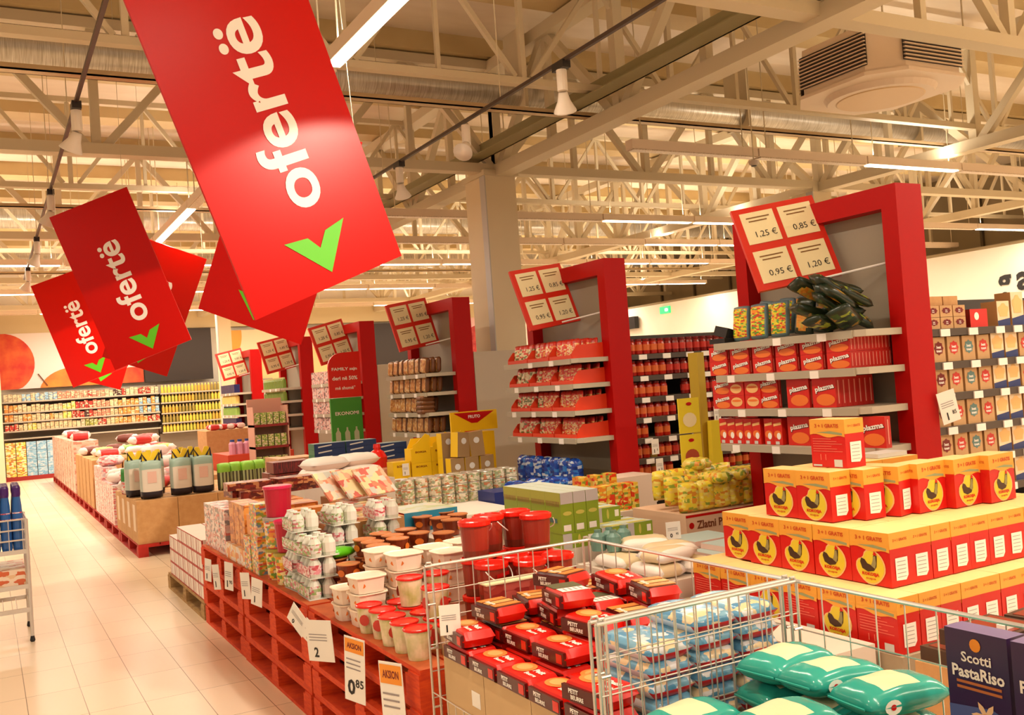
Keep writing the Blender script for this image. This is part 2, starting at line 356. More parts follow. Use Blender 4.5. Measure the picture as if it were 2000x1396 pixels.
MB().lathe([(.36, -.082), (.37, -.075)], M('ac_disc', (226, 190, 140), .4), 36).build('centre_disc', t)
for q in ((-.5, -.5), (.5, -.5), (.5, .5), (-.5, .5)): MB().tube([(q[0], q[1], .4), (q[0], q[1], 1.34)], .008, STEEL, 5).build('hanging_rod', t)
# sprinklers / smoke detectors under the cross rows
def detector():
    t = empty('smoke_detector', '', ''); MB().tube([(0, 0, 0), (0, 0, 1.76)], .006, STEEL, 5).build('rod', t)
    MB().lathe([(.02, -.05), (.05, -.03), (.055, 0)], M('detector', (220, 200, 180), .4), 14).build('sensor_head', t); MB().lathe([(.02, -.055), (.03, -.05)], BLACK, 12).build('lens', t); return t
K = Kind(detector, 'smoke detector', 'ceiling detectors')
for p, l in (((6.95, 7.3, 3.6), 'hanging smoke detector nearest the air conditioner'), ((6.1, 10.9, 3.6), 'hanging smoke detector over the row with the red packets'), ((4.1, 13, 3.5), 'hanging smoke detector to the left of the big column')): K.put(p, l)

# ------------------------------------------------------------------ walls: murals and signs
def mural(name, label, x0, x1, z0, z1, bgm, parts, y=BY1-.27):
    t = empty(name, label, 'wall picture', (x0, y, z0)); MB().box(0, x1-x0, 0, .02, 0, z1-z0, bgm).build('panel', t)
    for i, (nm, cx, cz, rx, rz, m) in enumerate(parts):
        q = []
        for k in range(40):
            an = 2*math.pi*k/40; q.append((min(max(cx-x0+rx*math.cos(an), 0), x1-x0), min(max(cz-z0+rz*math.sin(an), 0), z1-z0)))
        MB().poly(q, (0, -.004-.003*i, 0), X, Z, m).build(nm, t)
    return t
APR = noisy('mural_apple_skin', (196, 40, 18), (216, 92, 36), 3, .6); APY = noisy('mural_yellow_fruit', (232, 150, 50), (220, 108, 36), 2, .6); APD = M('mural_stalk', (110, 60, 30), .6)
MW = M('mural_ground', (226, 212, 206), .6)
tt = mural('fruit_mural', 'large wall picture of a red apple and yellow fruit above the left shelves', .38, 3.68, 2.2, 3.56, MW, [('red_apple', .45, 2.83, .72, .74, APR), ('yellow_fruit', 2.1, 2.1, .85, .58, APY), ('second_red_fruit', 3.4, 2.2, .5, .4, APR)])
MB().bar((.85, -.02, .35), (1.05, -.02, .05), .03, .02, APD).build('stalk', tt)
tag(MB().box(3.7, 5.42, BY1-.35, BY1-.26, 2.18, 3.54, M('black_panel', (40, 26, 18), .5)).build('black_wall_panel'), 'large black wall panel between fruit pictures on the back wall', 'panel')
mural('fruit_mural', 'pale wall picture with orange fruit behind the far red frames', 5.75, 10.0, 2.0, 3.45, M('mural_cream', (226, 206, 170), .6), [('orange_slice', 6.05, 3.35, .2, .5, ORG), ('pale_fruit', 7.6, 2.3, 1.0, .75, M('mural_pale_orange', (232, 190, 130), .6)), ('orange_band', 9.4, 3.3, .5, .5, ORG), ('leaf', 9.3, 2.1, .6, .3, M('mural_olive', (170, 150, 70), .6))])
tag(MB().box(10.02, 12.2, BY1-.35, BY1-.26, 2.3, 3.5, M('black_panel')).build('black_wall_panel'), 'black wall panel seen between the red frames left of the pasta', 'panel')
mural('fruit_mural', 'pink and red berry picture on the back wall beside the big column', 12.4, 15.0, 2.2, 3.58, M('mural_pink', (222, 176, 176), .6), [('red_berry', 13.6, 2.75, .75, .62, noisy('mural_berry', (150, 20, 24), (186, 60, 50), 8, .6)), ('pink_berry', 12.7, 2.5, .5, .5, PINK)])
# right wall lettering, exit sign, display
t = empty('wall_lettering', 'black raised letters beginning with ga on the right wall', 'lettering', (17.48, 12.0, 2.6))
for q_, ch in enumerate('gat'): MB().text(ch, (0, -.04-.4*q_, -.12 if ch == 'g' else 0), NY, Z, (.46, .36, .5)[q_], BLACK, .03, center=False).build('letter', t)
t = empty('exit_sign', 'small green illuminated exit sign above the right wall shelves', 'sign', (17.465, 22.4, 3.2)); MB().box(-.03, .03, -.22, .22, 0, .2, M('exit_green', (40, 190, 110), .4, emit=1.2)).build('lightbox', t)
m = MB(); m.box(-.034, -.031, -.16, -.02, .06, .14, M('exit_white', (240, 255, 245), .4, emit=1)); m.poly([(.03, .1), (.1, .16), (.1, .12), (.17, .12), (.17, .08), (.1, .08), (.1, .04)], (-.034, .0, 0), NY, Z, M('exit_white')); m.build('pictogram', t)
tag(MB().box(17.3, 17.45, 23.7, 24.4, 2.88, 3.24, BLACK).build('display_screen'), 'small black hanging display at the end of the right wall', 'screen')
# ------------------------------------------------------------------ hanging signs
def sign():
    t = empty('hanging_sign', '', '')
    SR = M('sign_red', (202, 12, 0), .3, spec=.22)
    MB().box(-.375, .375, -.006, .006, -.75, .75, SR).build('board', t)
    m = MB()
    for yy, ax in ((-.0085, 1), (.0085, -1)):
        m.text('ofertë', (.0*ax, yy, -.03), Z, (-ax, 0, 0), .225, WHITE, .02, w=.77)
    m.build('lettering', t)
    m = MB()
    for yy, ax in ((-.0085, 1), (.0085, -1)): m.poly([(-.14*ax, .23), (-.03*ax, .22), (.01*ax, .165), (.06*ax, .225), (.163*ax, .245), (.02*ax, .055)], (0, yy, -.75), X, Z, GREEN)
    m.build('green_check_mark', t)
    return t
K = Kind(sign, 'hanging sign', 'red offer signs above the aisle')
HUNG = []
def hang(loc, tilt, inp, yaw, label, s=1):
    o = K.put(loc, label); mt = Matrix.Rotation(R(yaw), 3, 'Z') @ Matrix.Rotation(R(tilt), 3, 'X') @ Matrix.Rotation(R(inp), 3, 'Y'); o.rotation_euler = mt.to_euler()
    HUNG.append((o, mt, loc, s))
    return
def cords(o, mt, loc, s):
    m = MB()
    # cords: straight up from the two top corners to the roof purlins
    inv = mt.inverted()
    for q in (-.33, .33):
        a = Vector((q, 0, .74)); b = inv @ (mt @ a + Vector((0, 0, 5.36-loc[2]-(mt @ a).z))); m.tube([a, b], .0022, M('sign_cord', (210, 196, 170), .5), 5)
    m.build('cord', o)
    o.scale = (1, 1, s)
hang((1.035, 3.784, 2.694), 2.7, -21.4, 11.5, 'largest red ofertë sign with green check, nearest the camera')
hang((1.68, 5.973, 2.615), .1, 22.3, -42.4, 'red ofertë sign crossing behind the largest one, leaning the other way', .87)
hang((1.162, 9.418, 2.732), 4.1, -18.2, -26.4, 'middle red ofertë sign with green check, fully in view')
hang((1.802, 11.821, 2.69), 17.9, 22.7, -17.2, 'dark red sign sticking out right behind the middle ofertë sign')
hang((1.203, 14.3, 2.704), -5.7, -19.2, -17.2, 'leftmost red ofertë sign hanging in front of the fruit picture')
hang((2.041, 18.4, 2.716), -.3, 19.1, -17.2, 'farthest red sign, its tip showing under the leftmost ofertë sign')
for h_ in HUNG: cords(*h_)
# beams that put the signs' lower halves in light
for i, (tx, ty, tz, pw) in enumerate(((1.3, 3.784, 2.05, 120), (1.3, 9.4, 2.15, 120), (1.3, 14.3, 2.15, 120))):
    t = empty('track_spotlight', 'white spotlight on the right track aimed at the %s ofertë sign' % ('nearest', 'middle', 'leftmost')[i], 'spotlight', (3.46, ty-2.6, 3.6), 0, 'track spotlights')
    MB().tube([(0, 0, 0), (0, 0, -.16)], .035, M('spot_white'), 12).build('driver_box', t)
    MB().lathe([(.078, -.13), (.075, -.12), (.045, -.06), (.03, 0)], M('spot_white'), 18).build('lamp_head', t, (0, 0, -.15), (R(-30), R(40), 0), smooth=True)
    spot('sign_spotlight_beam', (3.38, ty-2.5, 3.36), (tx+.15, ty-.02, tz-.28), pw*3.0, 31, .15, .02, (1, .84, .66))

# ------------------------------------------------------------------ shelving rows and end units
Y0S = [3.44, 6.17, 8.93, 11.72, 14.4, 17.5]
NAMES = ['nearest', 'second', 'third', 'fourth', 'fifth', 'farthest']
LEV = [1.69, 1.495, 1.29, 1.08]
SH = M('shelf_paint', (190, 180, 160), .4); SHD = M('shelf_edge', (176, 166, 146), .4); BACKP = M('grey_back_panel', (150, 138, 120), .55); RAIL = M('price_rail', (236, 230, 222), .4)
for k, y0 in enumerate(Y0S):
    nm = NAMES[k]
    t = empty('end_shelf_unit', '%s end unit with tall red frame and grey shelves facing the aisle' % nm, 'shelf unit', (4.25, y0, 0), 0, 'red framed end units')
    MB().box(0, .2, 0, .1, 0, 2.45, REDD).build('red_upright', t); MB().box(0, .2, 1.16, 1.26, 0, 2.45, REDD).build('red_upright', t)
    MB().box(0, .2, .1, 1.16, 2.33, 2.45, REDD).build('red_crossbeam', t)
    MB().box(.1, .14, .1, 1.16, .1, 2.33, BACKP).build('back_panel', t)
    MB().box(-.36, .1, .08, 1.18, 0, .12, SH).build('base_shelf', t)
    for j, z in enumerate(LEV):
        s = MB().prism([(-.31, .07), (-.27, .03), (.1, .03), (.1, 1.2), (-.27, 1.2), (-.31, 1.16)], z-.035, z, SH, 'z').build('shelf', t)
        MB().box(-.322, -.31, .08, 1.15, z-.042, z-.002, SHD).build('price_rail', s)
        for q in range(3 if j else 2): yy = .25+q*.33+.07*((j+k) % 2); MB().box(-.328, -.322, yy, yy+.06, z-.045, z-.004, WHITE).build('price_tag', s)
    MB().tube([(.08, .12, 2.05), (-.1, .5, 2.0)], .007, M('rod_white', (230, 226, 220), .3), 8).build('sign_rod', t)
def price_board():
    t = empty('price_board', '', '')
    MB().box(-.25, .25, -.012, .012, -.26, .26, M('price_board_red', (210, 40, 20), .4)).build('board', t)
    n = 0
    for zx in (.125, -.122):
        for xx in (-.112, .118):
            c = MB().box(xx-.1, xx+.1, -.0155, -.0125, zx-.1, zx+.1, CREAM); n += 1
            c.text(('1,25 €', '0,85 €', '0,95 €', '1,20 €')[n-1], (xx+.02, -.017, zx-.045), X, Z, .045, BLACK)
            for q in range(2): c.quad([(xx-.07+.01*q, -.0165, zx+.06-q*.022), (xx+.07-.02*q, -.0165, zx+.06-q*.022), (xx+.07-.02*q, -.0165, zx+.068-q*.022), (xx-.07+.01*q, -.0165, zx+.068-q*.022)], M('brown_print', (130, 90, 40), .6))
            c.build('price_card', t)
    return t
K = Kind(price_board, 'price board', 'tilted red price boards')
for i, (y, z, tl, ip, yw) in enumerate(((4.06, 2.227, -19, -8.6, -25), (6.77, 2.22, -16, -8.4, 0), (9.55, 2.228, -12, -9.5, 5), (12.3, 2.231, -8.5, -14, 5), (15.0, 2.22, -10, -12, 5), (18.1, 2.22, -10, -12, 5))):
    o = K.put((4.06, y, z), 'tilted red board of four cream price cards on the %s end unit' % NAMES[i])
    mt = Matrix.Rotation(R(yw), 3, 'Z') @ Matrix.Rotation(R(tl), 3, 'X') @ Matrix.Rotation(R(ip), 3, 'Y'); o.rotation_euler = mt.to_euler()

# rows of shelving running away from the aisle
RL = [1.67, 1.49, 1.32, 1.14, .965, .79, .6, .4]; JL = [1.69, 1.52, 1.35, 1.19, 1.03, .87, .72, .57]
for k, y0 in enumerate(Y0S):
    lv = RL if k == 0 else JL
    t = empty('shelving_row', 'long shelving row behind the %s red end unit' % NAMES[k], 'shelving', (4.46, y0, 0), 0, 'shelving rows')
    xe = 6.5 if k else 5.5
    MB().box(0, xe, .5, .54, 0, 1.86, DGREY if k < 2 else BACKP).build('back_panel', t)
    MB().box(0, xe, .02, 1.2, 0, .12, SH).build('plinth', t)
    if k >= 2: MB().box(0, xe, .01, .03, .1, 1.88, M('row_end_panel', (196, 184, 166), .5)).build('front_panel', t)
    for j, z in enumerate(lv if k < 2 else ()):
        s = MB().box(0, xe, .03, .5, z-.03, z, SH).build('shelf', t)
        MB().box(0, xe, .015, .03, z-.04, z, M('dark_price_rail', (80, 66, 56), .4)).build('price_rail', s)
        for q in range(9): xx = .07+q*.21+.05*((q*7+j*3) % 3)/2; MB().box(xx, xx+.075, .008, .015, z-.042, z-.003, WHITE).build('price_tag', s)

# ------------------------------------------------------------------ packs on the nearest end unit
PLZ = M('biscuit_box_red', (214, 34, 20), .35); PLO = M('biscuit_box_orange', (238, 120, 44), .4); PLD = M('dark_outline_print', (70, 22, 16), .5)
def plazma(w_, d, h, tall=False):
    def f():
        m = MB().box(-w_/2, w_/2, -d/2, d/2, 0, h, {'-y': PLZ, '-x': M('spine_red', (196, 40, 30), .4), '+x': M('spine_red'), 'o': PLZ})
        y = -d/2-.0012
        m.ell((w_*.06, y, h*.26), X, Z, w_*.4, h*(.2 if tall else .24), PLO, 16)
        sl = Vector((1, 0, .16)).normalized(); su = Vector((-.16, 0, 1)).normalized()
        m.text('plazma', (w_*.055, y-.0006, h*.64), sl, su, h*(.25 if tall else .4), PLD, .06, w=w_*.84)
        m.text('plazma', (w_*.045, y-.0012, h*.65), sl, su, h*(.23 if tall else .37), WHITE, .035, w=w_*.82)
        for s in (-1, 1):      # pale stripe on the narrow sides
            m.quad([(s*(w_/2+.001), -d*.1, h*.12), (s*(w_/2+.001), d*.1, h*.12), (s*(w_/2+.001), d*.1, h*.9), (s*(w_/2+.001), -d*.1, h*.9)], M('spine_stripe', (236, 150, 130), .4))
        return m.build('biscuit_box')
    return f
KP = Kind(plazma(.16, .026, .086), 'biscuit box', 'red and orange biscuit boxes on the nearest end unit')
KT = Kind(plazma(.165, .04, .16, True), 'biscuit box', 'tall red biscuit boxes on the nearest end unit')
def sandwich():
    m = MB().box(-.065, .065, -.02, .02, 0, .078, PLZ); m.ell((0, -.0212, .04), X, Z, .05, .028, M('biscuit_cream', (246, 190, 120), .4), 16); m.ell((0, -.0218, .047), X, Z, .042, .007, PLO, 12)
    return m.build('sandwich_biscuit_box')
KSW = Kind(sandwich, 'biscuit box', 'red boxes with pale biscuit pictures')
def juice():
    m = MB().box(-.035, .035, -.03, .03, 0, .15, PLZ); m.quad([(-.03, -.0312, .105), (.03, -.0312, .115), (.03, -.0312, .13), (-.03, -.0312, .12)], M('biscuit_cream'))
    m.ell((.008, -.0314, .05), X, Z, .016, .02, WHITE, 10); m.ell((0, -.0312, .06), X, Z, .03, .022, PLO, 12); m.quad([(-.02, -.0314, .002), (.01, -.0314, .002), (.01, -.0314, .02), (-.02, -.0314, .02)], LGREY)
    return m.build('small_drink_carton')
KJ = Kind(juice, 'carton', 'small red cartons on the lowest shelf')
SX = 3.965
cols = [4.6-.19*i for i in range(6)]
for c, y in enumerate(cols):
    for tier in range(2):
        nb = 12 if c == 5 else 3
        for b in range(nb):
            row = 'lower' if tier == 0 else 'upper'
            what = 'red lettered biscuit box, %s tier of second shelf, column %s from the left' % (row, ORD[c]) if b == 0 else ('red biscuit box on edge, %s tier, %s from the front at the near end' % (row, ORD[b]) if c == 5 else 'red biscuit box hidden %s behind column %s, %s tier' % (ORD[b], ORD[c], row))
            KP.put((SX+.013+b*.026, y, 1.4955+tier*.087), what, AISLE+R(random.uniform(-1, 1)))
for c, y in ((0, 4.6), (2, 4.2)):
    for tier in range(2): KP.put((SX+.02, y, 1.291+tier*.087), 'red lettered biscuit box on the third shelf, %s place, %s tier' % ('leftmost' if c == 0 else 'third', ('lower', 'upper')[tier]), AISLE)
for c in range(2):
    for tier in range(2): KSW.put((SX+.02, 4.46-c*.14, 1.291+tier*.079), 'red box with pale biscuit, third shelf, %s of the four-pack, %s tier' % (('left', 'right')[c], ('lower', 'upper')[tier]), AISLE)
for c in range(2):
    for b in range(7 if c else 2): KT.put((SX+.02+b*.041, 3.96-c*.19, 1.291), 'tall red lettered box on the third shelf, %s column, %s from the front' % (('left', 'right')[c], ORD[b]), AISLE)
KT.put((SX+.2, 4.075, 1.291), 'tall red biscuit box turned sideways on the third shelf')
for c in range(7): KJ.put((SX+.03, 4.6-c*.072-(.03 if c > 4 else 0), 1.081), 'small red carton on the lowest shelf, %s from the left' % ORD[c], AISLE)
for c in range(4): KT.put((SX+.03, 3.985-c*.17, 1.081), 'tall red lettered box on the lowest shelf, %s beyond the small cartons' % ORD[c], AISLE)
# snack bags on the top shelf
CHD = M('bag_black_green', (30, 44, 26), .3); CHY = printed('snack_print_yellow', [(236, 220, 40), (222, 208, 60), (244, 150, 40), (96, 160, 60), (208, 60, 40)], 34, .3); CHB = M('bag_blue_grey', (110, 140, 150), .3); CHO = printed('snack_print_gold', [(222, 150, 50), (206, 130, 40), (190, 160, 60)], 30, .3); CHG = printed('snack_print_dark', [(26, 40, 26), (50, 80, 34), (40, 50, 40), (150, 170, 60), (170, 130, 50), (36, 60, 40)], 14, .3)
def snack(front, edge, oval=False):
    return lambda: MB().pillow(.13, .21, .055, lambda u, v, t: (front if (abs(u) < .72 and -.85 < v < .8 and (not oval or (u/.7)**2+((v+.15)/.7)**2 < 1)) else edge), 10, 12, 3, 6, .5, up=True, wob=.12).build('snack_bag', smooth=True)
KS1 = Kind(snack(CHY, CHB), 'snack bag', 'snack bags on the top shelf'); KS2 = Kind(snack(CHO, CHD, True), 'snack bag', 'snack bags on the top shelf'); KS3 = Kind(snack(CHG, CHD), 'snack bag', 'snack bags on the top shelf')
for i, y in enumerate((4.43, 4.28, 4.11)): KS1.put((SX+.05, y, 1.695), 'upright yellow snack bag on the top shelf, %s from the left' % ORD[i], AISLE+R(8), R(-6))
for i, y in enumerate((3.93, 3.79)): KS2.put((SX+.05, y, 1.695), 'dark snack bag with golden oval, %s of two on the top shelf' % ('left', 'right')[i], AISLE+R(8), R(-8), R(6))
for i, y in enumerate((4.36, 4.18, 4.03, 3.9)): KS1.put((SX+.17, y, 1.715), 'snack bag in the second line of the top shelf, %s from the left' % ORD[i], AISLE, R(-4), R(8-4*i))
n = 0
for j in range(4):
    for i in range(2):
        for q in range(2):
            (KS2 if n in (3, 8, 13) else KS3).put((SX+.07+i*.13, 3.6+q*.12+(j % 2)*.05, 1.72+j*.055), ('gold and dark' if n in (3, 8, 13) else 'dark green')+' snack bag in the heap at the near end, %s from the bottom' % ORD[n], AISLE+R(random.uniform(-30, 30)), R(random.uniform(50, 85)), R(random.uniform(-25, 25))); n += 1
t = empty('black_device', 'black payment-like device at the far end of the top shelf', 'device', (4.0, 4.57, 1.69)); MB().box(-.06, .06, -.07, .07, 0, .03, BLACK).build('base', t)
MB().box(-.04, .04, -.06, .06, 0, .06, BLACK).build('head', t, (0, 0, .035), (R(12), R(14), 0))

# ------------------------------------------------------------------ second unit: packets in red trays
CRG = printed('packet_cream_green', [(240, 226, 180), (236, 220, 170), (120, 130, 60), (222, 70, 40)], 20, .35); CRR = printed('packet_cream_red', [(244, 214, 160), (222, 50, 30), (226, 60, 36), (240, 170, 90)], 26, .35)
TRO = M('display_tray_orange', (226, 62, 26), .45)
def packet(mt): return lambda: MB().pillow(.092, .15, .024, lambda u, v, t: mt if v < .55 else M('packet_top_red', (206, 40, 26), .35), 6, 8, 8, 8, .5, up=True).build('soup_packet', smooth=True)
KA = Kind(packet(CRG), 'packet', 'packets on the second end unit'); KB = Kind(packet(CRR), 'packet', 'packets on the second end unit')
def tray():
    t = empty('display_tray', '', ''); MB().box(-.165, .165, -.15, .15, 0, .006, TRO).build('tray_floor', t); MB().box(-.165, .165, -.154, -.15, 0, .028, TRO).build('front_lip', t)
    for s in (-1, 1): MB().prism([(-.15, 0), (.15, 0), (.15, .115), (-.1, .1), (-.15, .04)], s*.165-.002, s*.165+.002, TRO).build('side_wall', t, (0, 0, 0), (0, 0, R(90)) if False else (0, 0, 0)).matrix_basis = Matrix(((0, 1, 0, 0), (1, 0, 0, 0), (0, 0, 1, 0), (0, 0, 0, 1)))
    return t
KTR = Kind(tray, 'display tray', 'red cardboard trays of packets')
for j, z in enumerate(LEV):
    for tr in range(3):
        yc = 7.12-tr*.345; sh = ('top', 'second', 'third', 'lowest')[j]; tn = ('left', 'middle', 'right')[tr]
        KTR.put((4.11, yc, z+.001), 'red cardboard display tray, %s on the %s shelf of the second unit' % (tn, sh), AISLE)
        for b in range(4):
            for ro in range(3):
                (KA if tr == 0 or (tr == 1 and b < 1) else KB).put((4.02+ro*.085, yc+.115-b*.077, z+.008), 'upright packet, %s across, %s deep, %s tray, %s shelf of the second unit' % (ORD[b], ORD[ro], tn, sh), AISLE+R(random.uniform(-9, 9)), R(-10))
# ------------------------------------------------------------------ third unit: pasta bags
PAS = printed('pasta_bag_print', [(206, 150, 84), (196, 138, 70), (214, 160, 92), (180, 110, 60), (222, 190, 140)], 26, .3, (1, 1, 1)); PAD = M('bag_edge_brown', (120, 74, 40), .35)  # darker brown for the side edges and top of each bag
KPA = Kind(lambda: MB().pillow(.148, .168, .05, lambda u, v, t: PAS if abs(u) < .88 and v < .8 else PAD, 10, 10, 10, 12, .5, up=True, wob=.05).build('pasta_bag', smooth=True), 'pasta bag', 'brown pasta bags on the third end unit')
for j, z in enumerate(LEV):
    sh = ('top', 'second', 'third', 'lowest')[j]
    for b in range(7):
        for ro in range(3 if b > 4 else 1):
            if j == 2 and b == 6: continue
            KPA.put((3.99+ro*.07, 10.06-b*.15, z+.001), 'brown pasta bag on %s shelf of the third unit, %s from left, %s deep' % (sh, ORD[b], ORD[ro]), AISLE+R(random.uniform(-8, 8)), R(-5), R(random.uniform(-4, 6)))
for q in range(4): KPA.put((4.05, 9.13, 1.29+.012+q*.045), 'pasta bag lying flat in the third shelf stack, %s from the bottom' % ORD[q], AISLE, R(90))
# ------------------------------------------------------------------ far units
def pk(name, cat, w_, d, h, mt, capm=None, capr=0, group=None):
    def f():
        m = MB()
        if capr: m.lathe([(w_/2, 0, mt), (w_/2, h*.7, mt), (capr, h*.85, capm), (capr, h, capm)], mt, 8)
        else: m.box(-w_/2, w_/2, -d/2, d/2, 0, h, mt)
        return m.build(name)
    return Kind(f, cat, group)
NAP = printed('nappy_pack_print', [(232, 196, 186), (226, 176, 170), (206, 150, 150), (210, 200, 196), (120, 90, 90)], 16, .45)
kn = pk('wrapped_pack', 'pack', .17, .15, .16, NAP, group='pale packs on the fourth end unit')
for j, z in enumerate(LEV):
    for b in range(6): kn.put((4.02, 12.82-b*.18, z+.001), 'pale wrapped pack on %s shelf of the fourth unit, %s from the left' % (('top', 'second', 'third', 'lowest')[j], ORD[b]), AISLE)
GB = M('green_bottle', (120, 150, 60), .3); GBC = M('pale_green_cap', (206, 214, 150), .4); YB_ = M('yellow_bottle', (236, 206, 120), .35); NB = M('navy_box', (26, 30, 84), .4); PKP = M('pink_liquid', (214, 150, 176), .4); LBL = M('blue_cap', (40, 70, 140), .4)
kg = pk('green_bottle', 'bottle', .07, .07, .16, GB, GBC, .02, 'green bottles on the fifth end unit'); kpb = pk('pink_box', 'box', .2, .15, .15, printed('pink_box_print', [(226, 170, 160), (200, 150, 140), (170, 160, 70)], 14), group='pink boxes on the fifth end unit')
for j, z in enumerate(LEV):
    for b in range(14 if j < 2 else 5): (kg if j < 2 else kpb).put((4.0, 15.55-b*(.082 if j < 2 else .21), z+.001), ('green bottle' if j < 2 else 'pink box')+' on %s shelf of the fifth unit, %s from the left' % (('top', 'second', 'third', 'lowest')[j], ORD[b]), AISLE)
kb1 = pk('navy_box', 'box', .1, .1, .15, NB, group='navy boxes on the farthest end unit'); kb2 = pk('yellow_bottle', 'bottle', .11, .11, .17, YB_, M('white_cap', (240, 230, 210), .4), .03, 'yellow bottles on the farthest end unit'); kb3 = pk('green_bottle', 'bottle', .09, .09, .16, M('fresh_green', (150, 190, 90), .35), LBL, .03, 'green bottles on the farthest end unit')
for j, z in enumerate(LEV):
    kk, c, l = ((kb1, 10, 'navy box'), (kb2, 8, 'yellow bottle'), (kb3, 9, 'green bottle with blue cap'), (kb1, 10, 'navy box'))[j]
    for b in range(c): kk.put((4.0, 18.62-b*(1.1/c), z+.001), l+' on %s shelf of the farthest unit, %s from left' % (('top', 'second', 'third', 'lowest')[j], ORD[b]), AISLE)

# ------------------------------------------------------------------ nearest row: rusk and toast packs facing the side aisle
KR = M('kraft_pack', (186, 140, 90), .5); KRL = M('kraft_light', (200, 156, 106), .5); NAVY = M('navy_print', (34, 52, 110), .4); TEALP = M('teal_grey_print', (96, 130, 128), .45)
def rusk(col, name, w_=.105, h=.135, dark=None):
    def f():
        m = MB().box(-w_/2, w_/2, -.05, .05, 0, h, {'-y': KRL if dark is None else dark, 'o': KR}); y = -.0512
        if dark is None:
            m.ell((0, y, h*.55), X, Z, w_*.34, h*.26, col, 16, fn=lambda a: 1+.1*math.cos(a*2*math.pi*8)); m.text('rusk' if False else 'best', (0, y-.0006, h*.6), X, Z, h*.12, WHITE, .03); m.text('toast', (0, y-.0006, h*.44), X, Z, h*.1, WHITE, .03)
        else:
            m.ell((0, y, h*.62), X, Z, w_*.42, h*.28, M('bread_picture', (240, 190, 120), .5), 14, fn=lambda a: 1+.15*math.sin(a*2*math.pi*5)); m.quad([(-w_*.5, y, 0), (w_*.5, y, 0), (w_*.5, y, h*.3), (-w_*.5, y, h*.2)], NAVY)
        return m.build(name)
    return f
KK = [Kind(rusk(DRED, 'toast_pack'), 'toast pack'), Kind(rusk(M('berry_red', (206, 50, 40), .4), 'toast_pack'), 'toast pack'), Kind(rusk(TEALP, 'toast_pack'), 'toast pack'), Kind(rusk(None, 'bread_bag', .11, .14, M('bag_cream', (240, 214, 176), .5)), 'bread bag')]
WN = ['kraft toast pack with dark red label', 'kraft toast pack with bright red label', 'kraft toast pack with grey-blue label', 'navy and cream bread bag']
for j, z in enumerate(RL[1:6]):
    for b in range(16):
        kk = 0 if b == 0 else (1 if b == 1 else (2 if b == 2 else 3 if b % 3 else 1))
        KK[kk].put((4.535+b*.125, 3.525, z+.001), '%s, %s shelf at right, %s from left' % (WN[kk], ORD[j+1], ORD[b]), 0, group='packs in the right hand row')
kt1 = Kind(rusk(DRED, 'toast_box', .1, .062), 'box'); kt2 = Kind(lambda: MB().box(-.075, .075, -.05, .05, 0, .1, {'-y': M('box_bright_red', (220, 36, 26), .4), 'o': DRED}).ell((-.02, -.0512, .06), X, Z, .02, .022, WHITE).build('red_box'), 'box'); kt3 = Kind(lambda: MB().box(-.06, .06, -.05, .05, 0, .05, CARD).build('small_carton'), 'box')
for c in range(3):
    for tier in range(2): kt1.put((4.52+c*.108, 3.53, 1.671+tier*.064), 'small kraft box with red oval on the top right shelf, %s column, %s tier' % (ORD[c], ('lower', 'upper')[tier]), 0, group='small boxes on the top right shelf')
kt2.put((4.9, 3.53, 1.671), 'bright red box on the top shelf of the right row')
for c in range(2): kt3.put((4.58+c*.13, 3.56, 1.8), 'small brown carton lying on the kraft boxes, %s one' % ('left', 'right')[c])
KK[3].put((5.12, 3.53, 1.671), 'cream and navy bread bag on the top right shelf, left one'); KK[3].put((5.25, 3.53, 1.671), 'cream and navy bread bag on the top right shelf, right one', sc=(1, 1, 1.35))
for b in range(6): KK[3].put((5.4+b*.125, 3.53, 1.671), 'bread bag farther along the top right shelf, %s one' % ORD[b])
# price ticket with a figure hanging at the frame
def ticket(text_, w_=.11, h=.15, head=None, small=None):
    def f():
        m = MB().box(-w_/2, w_/2, -.001, .001, 0, h, PAPER); y = -.0022
        if head: m.quad([(-w_*.46, y, h*.76), (w_*.46, y, h*.76), (w_*.46, y, h*.97), (-w_*.46, y, h*.97)], ORG); m.text(head, (0, y-.0006, h*.865), X, Z, h*.09, DRED, .03, w=w_*.7)
        m.text(text_, (-w_*.16, y, h*.22), X, Z, h*.24, BLACK, .03); 
        if small: m.text(small, (w_*.24, y, h*.3), X, Z, h*.13, BLACK, .02)
        for q in range(3): m.quad([(-w_*.4, y, h*(.5+.07*q)), (w_*.3, y, h*(.5+.07*q)), (w_*.3, y, h*(.52+.07*q)), (-w_*.4, y, h*(.52+.07*q))], TXTG)
        return m.build('price_card')
    return f
Kind(ticket('1', .12, .17, None, '85'), 'price card').put((4.5, 3.40, 1.17), 'white price card with figure 1 beside the nearest red frame', R(-10), 0, R(-12))

